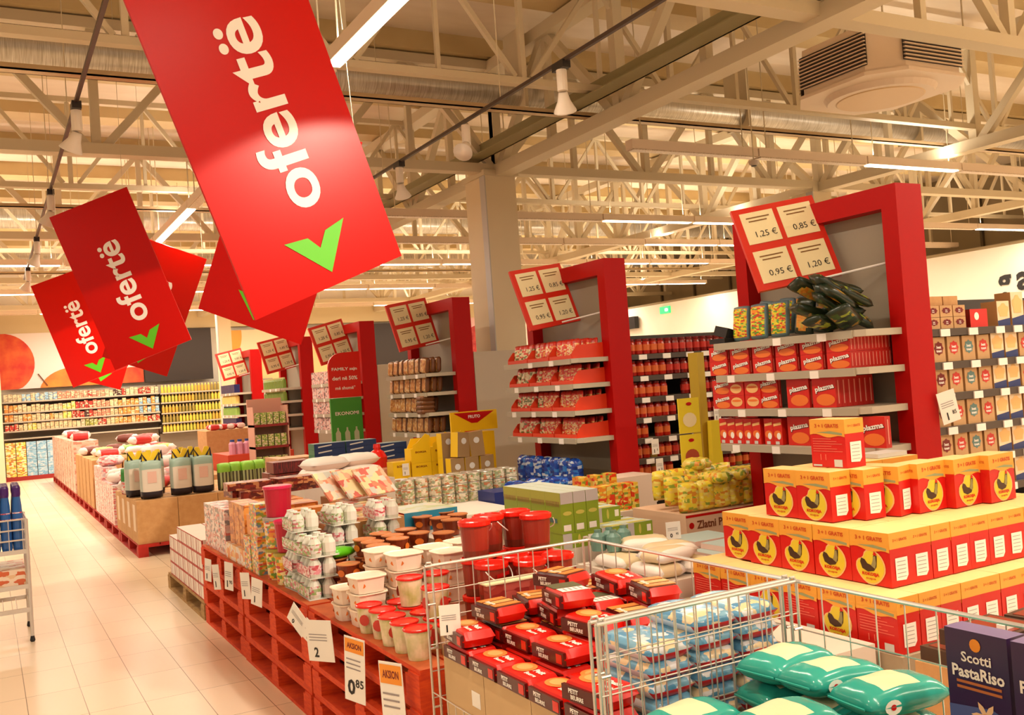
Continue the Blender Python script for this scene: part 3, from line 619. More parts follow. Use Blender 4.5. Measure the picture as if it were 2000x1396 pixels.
# ------------------------------------------------------------------ second row: jars
JG = M('jar_sauce_red', (176, 30, 14), .22); JL_ = M('jar_label', (222, 110, 50), .4); JC = M('jar_lid', (120, 20, 14), .3); JG2 = M('jar_sauce_dark', (130, 20, 14), .22); JLB = M('jar_label_red', (200, 50, 36), .4); JO = M('jar_pickle', (150, 120, 50), .25)
def jar(body, label_m):
    return lambda: MB().lathe([(.026, 0, body), (.034, .006, body), (.034, .03, label_m), (.0345, .078, body), (.031, .095, body), (.026, .104, JC), (.029, .108, JC), (.029, .122, JC)], body, 12).build('sauce_jar', smooth=False)
KJ1 = Kind(jar(JG, JL_), 'jar', 'sauce jars in the second row'); KJ2 = Kind(jar(JG2, JLB), 'jar', 'sauce jars in the second row'); KJ3 = Kind(jar(JO, JL_), 'jar', 'sauce jars in the second row')
for j, z in enumerate(JL):
    for b in range(19):
        if (j in (2, 3, 4, 6) and b in (5, 6) and j != 3) or (j == 3 and b == 6) or (j == 4 and b in (2,)): continue
        kk, nmj = ((KJ1, 'orange labelled sauce jar') if (b < 5 or b > 12) else (KJ2, 'dark red sauce jar'))
        if j > 4 and b % 4 == 2: kk, nmj = KJ3, 'olive pickle jar'
        for ro in range(1):
            kk.put((4.50+b*.0725, 6.245, z+.001), '%s on the %s shelf of the second row, %s from the left' % (nmj, ORD[j], ORD[b]), R(random.uniform(-40, 40)))
for i, (x, z) in enumerate(((5.25, 1.11), (4.6, .9), (4.63, .745))): Kind(ticket('1', .07, .12, None, '5'), 'price card').put((x, 6.15, z), 'white price card hanging before the jars, %s one' % ('upper right', 'middle left', 'lower left')[i], 0)
# bits in front of rows three to six

# ------------------------------------------------------------------ back wall shelving with goods
def pal(name, cols, sc=20): return printed(name, cols, sc, .45)
def backshelf(x0, x1, lv, side):
    t = empty('wall_shelving', 'long %s shelving along the back wall full of small goods' % side, 'shelving', (x0, 26.0, 0), 0)
    L_ = x1-x0; MB().box(0, L_, .45, .49, 0, 2.1, BACKP).build('back_panel', t); MB().box(0, L_, 0, .45, 0, .1, M('kick_red', (150, 30, 24), .5)).build('plinth', t)
    for z in lv: MB().box(0, L_, 0, .45, z-.035, z, M('dark_shelf_line', (64, 44, 36), .5)).box(0, L_, -.01, 0, z-.02, z+.012, SHD).build('shelf', t)
LVL = [1.88, 1.62, 1.40, 1.18]; LVR = [1.86, 1.62, 1.35, 1.1, .86]
backshelf(.4, 3.95, LVL+[1.0], 'left'); backshelf(3.98, 7.0, LVR, 'right')
BW = [('white_pack', (206, 184, 146)), ('pale_blue_pack', (140, 176, 200)), ('salmon_pack', (232, 130, 100)), ('orange_pack', (230, 140, 60)), ('red_pack', (190, 50, 36)), ('yellow_pack', (226, 200, 90)), ('brown_pack', (130, 70, 40)), ('cream_pack', (212, 180, 134)), ('olive_pack', (150, 150, 60)), ('dark_pack', (70, 40, 36))]
BK = {}
for n_, c_ in BW: BK[n_] = pk(n_, 'pack', .085, .1, .17, printed('back_'+n_, [c_, c_, tuple(int(v*.75) for v in c_), (216, 194, 156)], 14, .45), group='small packs on the back wall shelves')
pat = {0: 'wwwwbbwbbbbbsssssssrssswwddrwwwrrrww', 1: 'oooccccccccccyyyrrrrssssccocooobobob', 2: 'ooccooccccoccyyrrrdrssssccooooobobob', 3: 'rrrccyycccccccccwwgggrrccoooocooorrr'}
key = dict(w='white_pack', b='pale_blue_pack', s='salmon_pack', o='orange_pack', r='red_pack', y='yellow_pack', d='dark_pack', c='cream_pack', g='olive_pack')
for j, z in enumerate(LVL):
    for b in range(36):
        nm = key.get(pat[j][b], 'cream_pack'); BK[nm].put((.48+b*.0975, 26.07, z+.013), '%s on the %s back wall shelf, %s from the left' % (nm.replace('_', ' '), ORD[j], ORD[b]), 0, sc=(1, 1, random.uniform(.8, 1.1)))
kbig1 = pk('yellow_pack', 'pack', .21, .15, .2, printed('big_yellow_print', [(238, 210, 90), (240, 226, 180), (190, 120, 60)], 12), group='large packs low on the back wall'); kbig2 = pk('light_blue_pack', 'pack', .21, .15, .2, printed('big_blue_print', [(120, 168, 200), (150, 190, 214), (190, 204, 214)], 12), group='large packs low on the back wall')
for j in range(4):
    for b in range(7): (kbig1 if b < 2 else kbig2).put((.52+b*.225, 26.1, .1+j*.205), '%s pack low on the back wall, %s column, %s from the floor' % ('yellow' if b < 2 else 'light blue', ORD[b], ORD[j]))
BYL = [pk('yellow_green_bottle', 'bottle', .07, .07, .2, M('b_'+str(i), c, .35), YB_, .02, 'bottles on the right back wall shelves') for i, c in enumerate([(220, 190, 70), (190, 180, 70), (206, 160, 60), (150, 130, 60), (170, 50, 40)])]
for j, z in enumerate(LVR):
    for b in range(32):
        BYL[(b//5+j) % 4 if b < 20 else (4 if b % 3 == 0 else 3)].put((4.04+b*.083, 26.06, z+.013), 'bottle on the %s right back wall shelf, %s from the left' % (ORD[j], ORD[b]))

# ------------------------------------------------------------------ pallets
def pallet(L_, W_, H_, wood, deckm=None):
    def f():
        t = empty('pallet', '', ''); m = MB()
        for i in range(6): m.box(i*W_/6+.006, (i+1)*W_/6-.006, 0, L_, H_-.018, H_, {'+z': deckm or wood, 'o': wood})
        for q in (0, .5, 1): yy = q*(L_-.1); m.box(0, W_, yy, yy+.1, H_-.034, H_-.018, wood)
        m.build('deck', t)
        for q in (0, .5, 1):
            for p_ in (0, .5, 1): MB().box(p_*(W_-.1), p_*(W_-.1)+.1, q*(L_-.13), q*(L_-.13)+.13, .018, H_-.034, wood).build('block', t)
            MB().box(q*(W_-.1), q*(W_-.1)+.1, 0, L_, 0, .018, wood).build('base_board', t)
        return t
    return f
PH = .1365
DECKW = noisy('worn_deck_wood', (206, 104, 50), (180, 84, 40), 10, .7, (1, 1, 6))
for (y0, L_, n_, nm) in ((5.965, 1.19, 4, 'farthest'), (4.605, 1.33, 4, 'middle'), (3.235, 1.34, 4, 'nearest')):
    K = Kind(pallet(L_, .78, PH, ORANGEW, DECKW), 'pallet', 'orange pallets along the aisle')
    for i in range(n_): K.put((1.31+random.uniform(-.006, .006), y0, i*PH), 'orange painted wooden pallet in the %s stack by the aisle, %s from the floor' % (nm, ORD[i]))
K = Kind(pallet(1.55, .78, .13, WOOD), 'pallet'); K.put((1.31, 7.2, 0), 'raw wooden pallet under the white boxes with red lines')
RW = noisy('red_painted_wood', (190, 30, 16), (170, 24, 12), 14, .6)
K = Kind(pallet(1.5, 1.3, .13, RW), 'pallet', 'red pallets under the far island')
for i in range(9): K.put((1.33, 10.7+i*1.55, 0), 'red pallet under the far island along the aisle, %s from the camera' % ORD[i])

# ------------------------------------------------------------------ boxes on the raw pallet
WBX = M('white_box_card', (246, 232, 220), .5)
def wbox():
    m = MB().box(-.1, .1, -.095, .095, 0, .108, WBX)
    for s, a in ((-1, 0), (1, 0)):
        y = s*.0962
        for z in (.0, .1): m.quad([(-.1, y, z), (.1, y, z), (.1, y, z+.008), (-.1, y, z+.008)], RED)
        for x in (-.1, -.03, .093): m.quad([(x, y, 0), (x+.007, y, 0), (x+.007, y, .108), (x, y, .108)], RED)
    for y in (-.095, .087): m.quad([(.1012, y, 0), (.1012, y+.008, 0), (.1012, y+.008, .108), (.1012, y, .108)], RED)
    return m.build('white_box')
K = Kind(wbox, 'box', 'white boxes with red edges on the raw pallet')
for j in range(4):
    for b in range(7):
        if j == 3 and b > 4: continue
        for c in range(2): K.put((1.42+c*.2, 7.33+b*.203, .131+j*.109), 'white red-edged box, %s layer, %s from the near end, %s row' % (ORD[j], ORD[b], ('aisle', 'inner')[c]), AISLE)

# ------------------------------------------------------------------ goods on the far orange stack
T1 = 4*PH+.001
TAN = printed('tan_orange_print', [(226, 140, 60), (206, 116, 50), (232, 160, 80), (180, 96, 44)], 12); OWT = M('orange_white_print', (238, 150, 80), .45)
WPK = printed('white_pink_print', [(238, 220, 212), (232, 206, 200), (226, 190, 186), (214, 120, 110), (150, 140, 140)], 16)
k1 = pk('white_wrapped_pack', 'pack', .16, .16, .098, WPK, group='white wrapped packs on the far orange stack'); k2 = pk('orange_box', 'box', .13, .13, .13, TAN, group='orange boxes on the far orange stack'); k3 = pk('orange_white_box', 'box', .13, .12, .1, printed('ow_print', [(240, 190, 120), (236, 222, 210), (232, 140, 70), (240, 226, 214)], 10), group='boxes on the far orange stack')
for j in range(3):
    for b in range(4): k1.put((1.42, 7.06-.0-b*.17, T1+j*.099), 'white and pink wrapped pack, %s layer, %s from the far end' % (ORD[j], ORD[b]), AISLE)
for b in range(4): k3.put((1.39, 6.36-b*.125, T1), 'orange and white box in the bottom line, %s from the far end' % ORD[b], AISLE)
for j in range(2):
    for b in range(3): k2.put((1.42+0*.14, 6.33-b*.14, T1+.101+j*.131), 'tall orange box %s in line, %s layer, on the far orange stack' % (ORD[b], ORD[j]), AISLE)
k2b = pk('orange_box', 'box', .26, .3, .33, TAN, group='big boxes on the far orange stack')
for b, y in enumerate((6.2, 6.52, 6.84)): k2b.put((1.68, y-.05, T1), 'big orange carton standing inside the far orange stack, %s from near' % ORD[b], AISLE, sc=(1, 1, 1 if b else 1.0))
BRT = M('chocolate_box', (130, 40, 24), .35); BRB = printed('brown_red_print', [(120, 34, 22), (150, 50, 30), (96, 26, 18), (206, 140, 90)], 16)
kbr = pk('brown_tray_box', 'box', .3, .2, .05, BRB, group='flat brown boxes'); 
for i, p in enumerate(((1.62, 6.95, T1+.331), (1.66, 6.75, T1+.331), (1.95, 6.95, T1+.331), (1.6, 6.9, T1+.382), (1.93, 6.9, T1+.382))): kbr.put(p, 'flat dark brown box lying on the far orange stack, %s one' % ORD[i], R((5, -8, 12, -4, 6)[i]))
HB = M('heart_box_orange', (236, 152, 74), .4)
def heartbox(bgm):
    def f():
        m = MB().box(-.09, .09, -.06, .06, 0, .12, bgm); y = -.0612
        m.ell((0, y, .062), X, Z, .03, .036, RED, 14, fn=lambda a: 1-.18*math.sin(a*2*math.pi)); m.ell((0, y-.0006, .06), X, Z, .014, .016, CREAM, 12); m.quad([(-.08, y, .008), (.06, y, .008), (.06, y, .016), (-.08, y, .016)], DRED); return m.build('heart_box')
    return f
K = Kind(heartbox(HB), 'box', 'orange boxes with red hearts')
for b in range(3): K.put((1.44+b*.185, 5.84, .7485), 'orange box with red heart emblem on the middle stack, %s from the left' % ORD[b])
Kind(heartbox(M('red_glossy_box', (200, 34, 24), .3)), 'box').put((1.995, 5.84, .7485), 'red glossy box beside the orange heart boxes')
MULT = printed('comic_print', [(240, 200, 90), (236, 150, 60), (226, 90, 70), (120, 150, 180), (240, 220, 190), (150, 170, 80)], 22)
km = pk('colourful_box', 'box', .16, .16, .2, MULT, group='colourful boxes on the middle orange stack')
T2 = 4*PH+.001
for b in range(4): km.put((1.41+b*.175, 5.84, T2), 'colourful printed box at the back of the middle stack, %s from the left' % ORD[b])
for j in range(2):
    for b in range(1): km.put((1.41, 5.66, T2+j*.201), 'colourful printed box nearest the aisle, %s layer' % ORD[j])
# pails
def pail(body, lid, w_=.16, h=.17):
    def f():
        t = empty('round_pail', '', ''); r = w_/2
        MB().lathe([(r*.84, 0), (r*.96, h*.9)], body, 20).build('pail_body', t, smooth=False); MB().lathe([(r, h*.9), (r*1.02, h*.93), (r*1.02, h*.985), (r*.94, h)], lid, 20).build('lid', t); return t
    return f
PY = printed('pail_yellow_print', [(240, 196, 40), (226, 150, 40), (200, 60, 60), (120, 160, 60), (240, 220, 160)], 20); PP = M('pail_pink', (186, 14, 50), .3)
ky = Kind(pail(PY, M('pail_olive_lid', (170, 160, 60), .35)), 'pail', 'pails on the middle stack'); kp_ = Kind(pail(PP, M('pail_pink_lid', (214, 40, 90), .3)), 'pail', 'pails on the middle stack')
kc = Kind(pail(MULT, M('pail_grey_lid', (170, 160, 150), .35)), 'pail', 'pails on the middle stack')
ky.put((1.41, 5.42, T2), 'yellow printed pail at the bottom of the pail column by the aisle'); kc.put((1.41, 5.42, T2+.172), 'colourful pail between the yellow and the pink pail'); kp_.put((1.42, 5.42, T2+.344), 'pink pail topping the column by the aisle')
ky.put((1.41, 5.23, T2), 'second yellow printed pail nearer the green packs'); kp_.put((1.42, 5.23, T2+.172), 'pink pail on the second yellow pail')
# shrink-wrapped drink and yoghurt packs
def sixpack(cols_, nx_, ny_, nm):
    def f():
        t = empty('shrink_wrapped_pack', '', ''); W_, D_ = nx_*.075, ny_*.075
        for i in range(nx_):
            for j in range(ny_):
                c = cols_[(i+j) % len(cols_)]
                MB().lathe([(.028, 0, M('pack_clear', (214, 214, 200), .25)), (.034, .02, c), (.034, .065, M('pack_clear')), (.02, .09, c), (.02, .1, WHITE)], c, 10).build('small_bottle', t, (-W_/2+.0375+i*.075, -D_/2+.0375+j*.075, 0))
        MB().box(-W_/2, W_/2, -D_/2, D_/2, 0, .003, M('pack_film', (226, 226, 216), .2)).box(-W_/2-.002, W_/2+.002, -D_/2-.002, -D_/2-.001, .01, .06, cols_[0]).box(-W_/2-.002, -W_/2-.001, -D_/2, D_/2, .01, .06, cols_[-1]).build('film_wrap', t); return t
    return f
GP = printed('green_white_print', [(226, 224, 214), (150, 180, 110), (232, 226, 220), (206, 120, 130), (170, 190, 140)], 30); PKW = printed('pink_white_print', [(236, 214, 212), (226, 150, 160), (238, 228, 224), (206, 90, 100)], 30)
K = Kind(sixpack([GP, M('milk_white', (236, 232, 222), .3)], 3, 2, 'a'), 'drink pack', 'wrapped green and white packs'); K2 = Kind(sixpack([PKW, M('milk_white')], 3, 2, 'b'), 'drink pack', 'wrapped green and white packs')
for (x, y, n_) in ((1.43, 5.03, 4), (1.43, 4.79, 3), (1.66, 5.08, 4), (1.89, 5.06, 4)):
    for j in range(n_): (K if (j+int(x*10)) % 3 else K2).put((x+random.uniform(-.008, .008), y, T2+j*.102), 'wrapped pack of small green and white bottles, %s layer, column %s' % (ORD[j], {1.43: 'at the aisle edge', 1.66: 'in the middle', 1.6: 'second near the tubs', 1.89: 'farthest in'}[x]+(' near' if y < 5 else ' far')), AISLE+R(random.uniform(-5, 5)))
Kind(lambda: MB().pillow(.2, .16, .06, lambda u, v, t: M('leaf_green_pack', (90, 190, 20), .3), 8, 6, 4, 4, .5).build('green_bag', smooth=True), 'bag').put((1.555, 4.81, T2+.172), 'bright green bag beside the wrapped packs', R(20), sc=(.75, .8, .8))

# ------------------------------------------------------------------ tubs on the nearest orange stack
def cup(body, lidm, lab_, r0, r1, h, lh, sq=0, badge=None):
    def f():
        t = empty('tub', '', '')
        MB().lathe([(r0, 0, body), (r0+(r1-r0)*.3, h*.3, lab_), (r1*.98, h*.9, body), (r1, h*.95, body)], body, 20, sq=sq).build('tub_body', t, smooth=False)
        MB().lathe([(r1*1.06, h*.92), (r1*1.08, h*.94), (r1*1.08, h*.985), (r1*1.0, h), (r1*.98, h-.003), (r1*.5, h-.004)], lidm, 20, sq=sq).build('lid', t)
        if badge:
            for a in (-135, -45): 
                m = MB(); rr = (r0+r1)/2+.0045; m.ell((0, -rr*(.985 if not sq else 1.0), h*.5), X, Z, r1*.42, h*.2, badge, 12)
                o = m.build('badge', t); o.rotation_euler = (0, 0, R(a+90))
        return t
    return f
COF = M('tub_brown', (140, 62, 26), .3); COL_ = M('tub_brown_lid', (206, 130, 80), .3); BADG = M('badge_orange', (226, 120, 40), .4); TW = M('tub_white', (240, 216, 196), .35); TWL = M('tub_white_lid', (250, 228, 204), .3)
KC = Kind(cup(COF, COL_, M('tub_brown_label', (120, 46, 20), .35), .042, .055, .085, .01, 0, BADG), 'tub', 'brown tubs with tan lids'); KW = Kind(cup(TW, TWL, TW, .066, .075, .07, .01, 4, BADG), 'tub', 'white square tubs')
T3 = 4*PH+.001
COFFEE = [(1.67, 4.74, 3), (1.67, 4.62, 3), (1.65, 4.49, 3), (1.80, 4.85, 3), (1.82, 4.73, 3), (1.80, 4.61, 3), (1.95, 4.87, 3), (1.95, 4.69, 3), (2.04, 4.58, 3), (1.535, 4.80, 1.6), (1.53, 4.60, 1.6)]
nc = 0
for (x, y, n_) in COFFEE:
    zt = .80 if x < 1.75 else .835
    lv = 3 if n_ == 3 else 2
    step = (zt-.085-T3)/(lv-1) if n_ == 3 else .073
    if y > 4.77 or x < 1.6:
        pass
    for j in range(lv):
        zz = T3+j*(.084 if n_ == 3 else .073)
        if n_ != 3: zz = T3+j*.0855
        else: zz = T3+j*.0855
        KC.put((x, y, zz), 'brown tub with tan lid, column %s, %s from the bottom' % (ORD[nc], ORD[j]), R(random.uniform(-30, 30)))
    nc += 1
for i, (x, y) in enumerate(((2.19, 5.2), (2.24, 5.06), (2.37, 5.28), (2.37, 5.1), (2.25, 4.93))):
    KC.put((x, y, .725), 'brown tub with tan lid on the raised white base, %s of five' % ORD[i], R(20*i))
WT = [(1.42, 4.04, 3), (1.56, 4.21, 4), (1.60, 4.04, 4), (1.765, 4.09, 4), (1.77, 3.92, 4), (1.93, 4.12, 4), (1.40, 4.21, 2)]
for i, (x, y, n_) in enumerate(WT):
    for j in range(n_): KW.put((x, y, T3+j*.0705), 'white square tub, column %s, %s from the bottom' % (ORD[i], ORD[j]), AISLE+R(random.uniform(-6, 6)))
STR = noisy('strawberry_print', (236, 214, 180), (176, 176, 96), 16, .35, (1, 1, 1)); STR2 = M('strawberry_red', (200, 60, 46), .35); RL_ = M('red_lid', (226, 26, 14), .25)
KR_ = Kind(cup(STR, RL_, STR, .034, .044, .1, .01, 0, STR2), 'tub', 'small tubs with red lids')
for i, (x, y, j) in enumerate(((1.385, 3.77, 0), (1.375, 3.64, 0), (1.375, 3.51, 0), (1.375, 3.38, 0), (1.50, 3.74, 0), (1.50, 3.61, 0), (1.50, 3.74, 1), (1.62, 3.74, 0), (1.62, 3.74, 1), (1.5, 3.48, 0), (1.5, 3.35, 0), (1.5, 3.48, 1), (1.375, 3.9, 0), (1.5, 3.86, 0))):
    KR_.put((x, y, T3+j*.117), 'small tub with bright red lid on the nearest stack, %s one' % ORD[i], R(30*i), sc=(1.2, 1.2, 1.16))
BUB = M('bucket_brown', (120, 48, 30), .3); BUL = M('bucket_label', (150, 46, 30), .3); BUR = M('bucket_red_lid', (228, 30, 14), .22)
def bucket():
    t = empty('handled_bucket', '', ''); MB().lathe([(.052, 0, BUB), (.055, .03, BUL), (.06, .125, BUB), (.062, .135, BUB)], BUB, 24).build('bucket_body', t)
    m = MB().lathe([(.066, .128), (.068, .132), (.068, .146), (.06, .15), (.058, .146)], BUR, 24); m.build('lid', t)
    MB().tube([(.067*math.cos(a), -.03-.05*math.sin(a), .125-.05*math.sin(a)) for a in [math.pi*k/12 for k in range(13)]], .0022, WHITE, 6).build('handle', t)
    MB().ell((0, -.0602, .062), X, Z, .02, .026, M('bucket_pear_green', (150, 170, 70), .4), 12).quad([(-.035, -.0602, .095), (.035, -.0602, .1), (.035, -.0602, .115), (-.035, -.0602, .11)], RED).build('fruit_print', t)
    return t
KBK = Kind(bucket, 'bucket', 'brown buckets with red lids')
BL = [(1.72, 3.42, 2), (1.86, 3.36, 2), (1.84, 3.66, 3), (1.98, 3.68, 3), (1.99, 3.52, 3), (1.73, 3.57, 3), (2.0, 3.38, 2), (1.86, 3.5, 2)]
for i, (x, y, n_) in enumerate(BL):
    for j in range(n_): KBK.put((x, y, T3+(0 if n_ < 3 else -0.0)+j*.1505), 'brown bucket with red lid and white handle, column %s, %s from the bottom' % (ORD[i], ORD[j]), R(20+25*i))
tag(MB().box(1.62, 1.86, 3.24, 3.3, T3, T3+.25, printed('tray_carton_red', [(170, 60, 50), (150, 44, 40), (190, 90, 80)], 10)).box(1.6, 1.88, 3.235, 3.305, T3+.25, T3+.255, CREAM).build('open_carton'), 'open pink-red carton with cream top behind the wire basket', 'carton')
# price cards hanging on the pallet edge
PC = [((1.26, 6.72, .36), '1', '', 0, 5, .07, .15), ((1.26, 6.42, .35), '1', '', 0, -6, .07, .16), ((1.26, 6.08, .40), '1', '95', 0, 4, .08, .17), ((1.26, 5.62, .42), '1', '', 0, -4, .08, .15), ((1.26, 5.4, .42), '1', '', 0, 8, .09, .15), ((1.25, 4.62, .45), '0', '', 0, 38, .12, .1), ((1.25, 4.38, .42), '0', '', 0, 30, .12, .1), ((1.25, 4.2, .38), '2', '', 0, -5, .16, .18), ((1.25, 3.78, .31), '', '85', 'AKSION', 4, .11, .26), ((1.25, 3.34, .235), '1', '95', 'AKSION', -2, .11, .33)]
for i, (p, a, b_, hd, rz_, w_, h_) in enumerate(PC):
    o = Kind(ticket(a or '0', w_, h_, hd or None, b_ or None), 'price card', 'white price cards on the orange pallets').put(p, 'white price card hanging on the orange pallets, %s from the far end' % ORD[i]+(' with orange head' if hd else ''), AISLE, R(-8 if not hd else -2), 0)
    o.scale = (1.15, 1, 1); o.rotation_euler = (Matrix.Rotation(AISLE+R(20), 3, 'Z') @ Matrix.Rotation(R(rz_), 3, 'Y')).to_euler()

# ------------------------------------------------------------------ wire baskets
def panel(mb, p, ux, W_, z0, z1, nv, nh, r=.0022):
    p, ux = Vector(p), Vector(ux)
    for i in range(nv+1): q = p+ux*(W_*i/nv); mb.tube([(q.x, q.y, z0), (q.x, q.y, z1)], r, WIRE, 5)
    for j in range(nh+1): zz = z0+(z1-z0)*j/nh; a = p+Vector((0, 0, zz-p.z)); mb.tube([a, a+ux*W_], r, WIRE, 5)
    return mb
def basket(name, label, x0, x1, y0, y1, z1, low_left):
    t = empty(name, label, 'wire basket', (x0, y0, 0), 0, 'wire display baskets'); W_, D_ = x1-x0, y1-y0
    panel(MB(), (0, D_, .12), X, W_, .12, z1, 11, 9).build('back_wire_panel', t)
    panel(MB(), (0, 0, .12), X, W_, .12, z1, 18, 9).build('near_wire_panel', t)
    panel(MB(), (W_, 0, .12), Y, D_, .12, z1, 12, 6).build('right_wire_panel', t)
    panel(MB(), (0, 0, .12), Y, D_, .12, low_left, 17, 4).build('left_wire_panel', t)
    panel(MB(), (0, 0, .12), Y, D_, .12, .1201, 17, 1).build('bottom_grid', t)
    for (a, b) in (((0, D_), (W_, D_)), ((W_, D_), (W_, 0)), ((W_, 0), (0, 0))):
        MB().tube([(a[0], a[1], z1), (b[0], b[1], z1)], .006, WIRE, 8).build('rim', t)
    for (px_, py_) in ((0, 0), (W_, 0), (0, D_), (W_, D_)):
        m = MB(); sx_ = .028 if px_ == 0 else -.028
        m.tube([(px_, py_, 0), (px_, py_, z1), (px_+sx_*.3, py_, z1+.012), (px_+sx_*.8, py_, z1+.012), (px_+sx_, py_, z1), (px_+sx_, py_, .02)], .0045, WIRE, 7)
        for zz in (.25, .45, .65, .8): m.tube([(px_, py_-.008, zz), (px_+sx_, py_-.008, zz)], .004, WIRE, 6)
        m.build('corner_post', t)
    return t
basket('wire_basket', 'tall chrome wire basket holding red biscuit packs and blue bags', 1.31, 1.99, 2.08, 3.12, .93, .5)
basket('wire_basket', 'nearest chrome wire basket holding teal bags and purple boxes', 1.31, 1.99, .95, 2.05, .93, .5)
# cartons inside the first basket
KCB = Kind(lambda: MB().box(-.145, .145, -.15, .15, 0, .235, {'-x': M('carton_face', (206, 172, 126), .8), '-y': M('carton_face'), 'o': CARD}).box(-.1465, -.1455, -.12, -.06, .12, .17, PAPER).build('carton'), 'carton', 'open cartons in the first wire basket')
for j in range(2):
    for b in range(3):
        for c in range(2): KCB.put((1.4935+c*.312, 2.945-b*.304, .15+j*.2365), 'plain carton under the biscuits, %s from the far end, %s layer, %s row' % (ORD[b], ('lower', 'upper')[j], ('aisle', 'inner')[c]))
tag(MB().box(1.345, 1.955, 2.11, 2.18, .13, .38, CARD).build('carton'), 'narrow carton under the blue bags', 'carton')
# biscuit packs
BPD = M('biscuit_wrap_maroon', (84, 16, 14), .25); BPR = M('biscuit_wrap_red', (222, 28, 14), .25); BPO = M('biscuit_picture', (226, 140, 64), .35); BPL = M('biscuit_picture_light', (240, 176, 104), .35)
def biscuit(topm, variant):
    def f():
        m = MB(); W_, D_, H_ = .185, .125, .055
        def zone(u, v, t):
            if abs(u) > .9: return BPR
            return topm if t else BPD
        m.pillow(W_, D_, H_, zone, 14, 10, 14, 10, .5)
        m.box(-W_*.47, W_*.47, -D_/2-.001, -D_/2+.01, .006, .046, BPD); y = -D_/2-.0022
        m.text('PETIT', (-.035, y, .034), X, Z, .013, WHITE, .04); m.text('BEURRE', (-.02, y, .018), X, Z, .012, WHITE, .03); m.box(.05, .08, y, y+.001, .012, .04, BPR)
        zt = H_+.0012
        if variant == 0:
            m.ell((-.03, .005, zt), X, Y, .045, .038, BPO, 16); m.ell((-.03, .005, zt+.0008), X, Y, .03, .024, BPL, 14); m.text('Petit', (.05, .012, zt+.001), X, Y, .022, WHITE, .04); m.text('Beurre', (.05, -.02, zt+.001), X, Y, .016, WHITE, .03)
        elif variant == 1:
            for q in range(3): m.box(-.07+q*.05, -.035+q*.05, -.05, .05, zt-.001, zt+.0005, (BPO, BPL, BPO)[q])
            m.text('Biskota', (0, -.03, zt+.001), X, Y, .016, WHITE, .03)
        else:
            m.box(-.085, .0, -.05, .05, zt-.001, zt+.0005, M('label_grey_green', (96, 100, 70), .4)); m.box(.01, .07, -.045, .045, zt-.001, zt+.0005, PAPER)
            for q in range(4): m.box(.02, .06, -.03+q*.018, -.024+q*.018, zt+.0005, zt+.001, TXTG)
        return m.build('biscuit_pack')
    return f
KB_ = [Kind(biscuit(BPR, 0), 'biscuit pack', 'red biscuit packs in the wire basket'), Kind(biscuit(BPD, 1), 'biscuit pack', 'red biscuit packs in the wire basket'), Kind(biscuit(BPR, 2), 'biscuit pack', 'red biscuit packs in the wire basket')]
zb = .624; n = 0
def fl(x): return 'left' if x < 1.5 else 'middle' if x < 1.8 else 'right'
for lay in range(4):
    for r_ in range(4):
        for c in range(5):
            x, y = 1.392+c*.13, 2.39+r_*.195
            if lay == 1 and (r_ == 0 and c < 3 or (c == 0 and r_ < 3)): continue
            if lay == 2 and (c < 2 and r_ < 3 or r_ == 0 or (c == 0)): continue
            if lay == 3 and not (c >= 2 and r_ >= 2 and (c+r_) % 2 == 0 or (c, r_) == (4, 1)): continue
            jit = (0, 5, 16, 20)[lay]
            kk = KB_[0] if lay == 0 or c < 3 and r_ < 2 else KB_[random.choice((0, 1, 1, 2) if lay > 0 and r_ > 0 else (0,))]
            zz = zb+lay*.0565+(0.004*lay)
            kk.put((min(max(x+random.uniform(-.012, .012)*min(lay, 2), 1.40), 1.9), min(y+random.uniform(-.015, .015)*lay, 3.0), zz), 'red biscuit pack in the basket, %s layer, row %s from near, %s from the left' % (ORD[lay], ORD[r_], ORD[c]), AISLE+R(random.uniform(-jit, jit)), 0, R(random.uniform(-3, 3)) if lay > 1 else 0, group='red biscuit packs in the wire basket'); n += 1
for lay in range(2):
    for q in range(1+0*lay): KB_[0].put((1.40, 2.2-.0*lay, .624+lay*.0565) if False else (1.405, 2.2, .624+lay*.0565), 'red biscuit pack at the near left corner of the basket, %s layer' % ORD[lay], AISLE+R(6*lay))
tag(MB().box(1.345, 1.47, 2.11, 2.29, .38, .622, CARD).build('carton'), 'small carton under the corner biscuit packs', 'carton')
Kind(ticket('1', .07, .1), 'price card').put((1.33, 2.98, .72), 'white price card standing among the biscuit packs', R(-20))
# blue bags
BB1 = printed('blue_bag_print', [(90, 150, 190), (110, 170, 206), (226, 226, 230), (240, 214, 170), (130, 180, 206)], 16, .22); BBR = M('blue_bag_stripe', (206, 30, 40), .3); BBW = M('blue_bag_white', (222, 226, 232), .25)
KBL = Kind(lambda: MB().pillow(.155, .25, .052, lambda u, v, t: BB1 if t else (BBR if v < -.86 else BBW), 10, 14, 6, 8, .45, wob=.06).build('blue_bag', smooth=True), 'bag', 'blue and white bags in the wire basket')
for c in range(1, 4):
    for j in range(10 if c > 1 else 9):
        KBL.put((1.42+c*.158, 2.225, .385+j*.0485), 'blue and white bag with red stripe, column %s from the left, %s from the bottom' % (ORD[c], ORD[j]), R(random.uniform(-3, 3)))
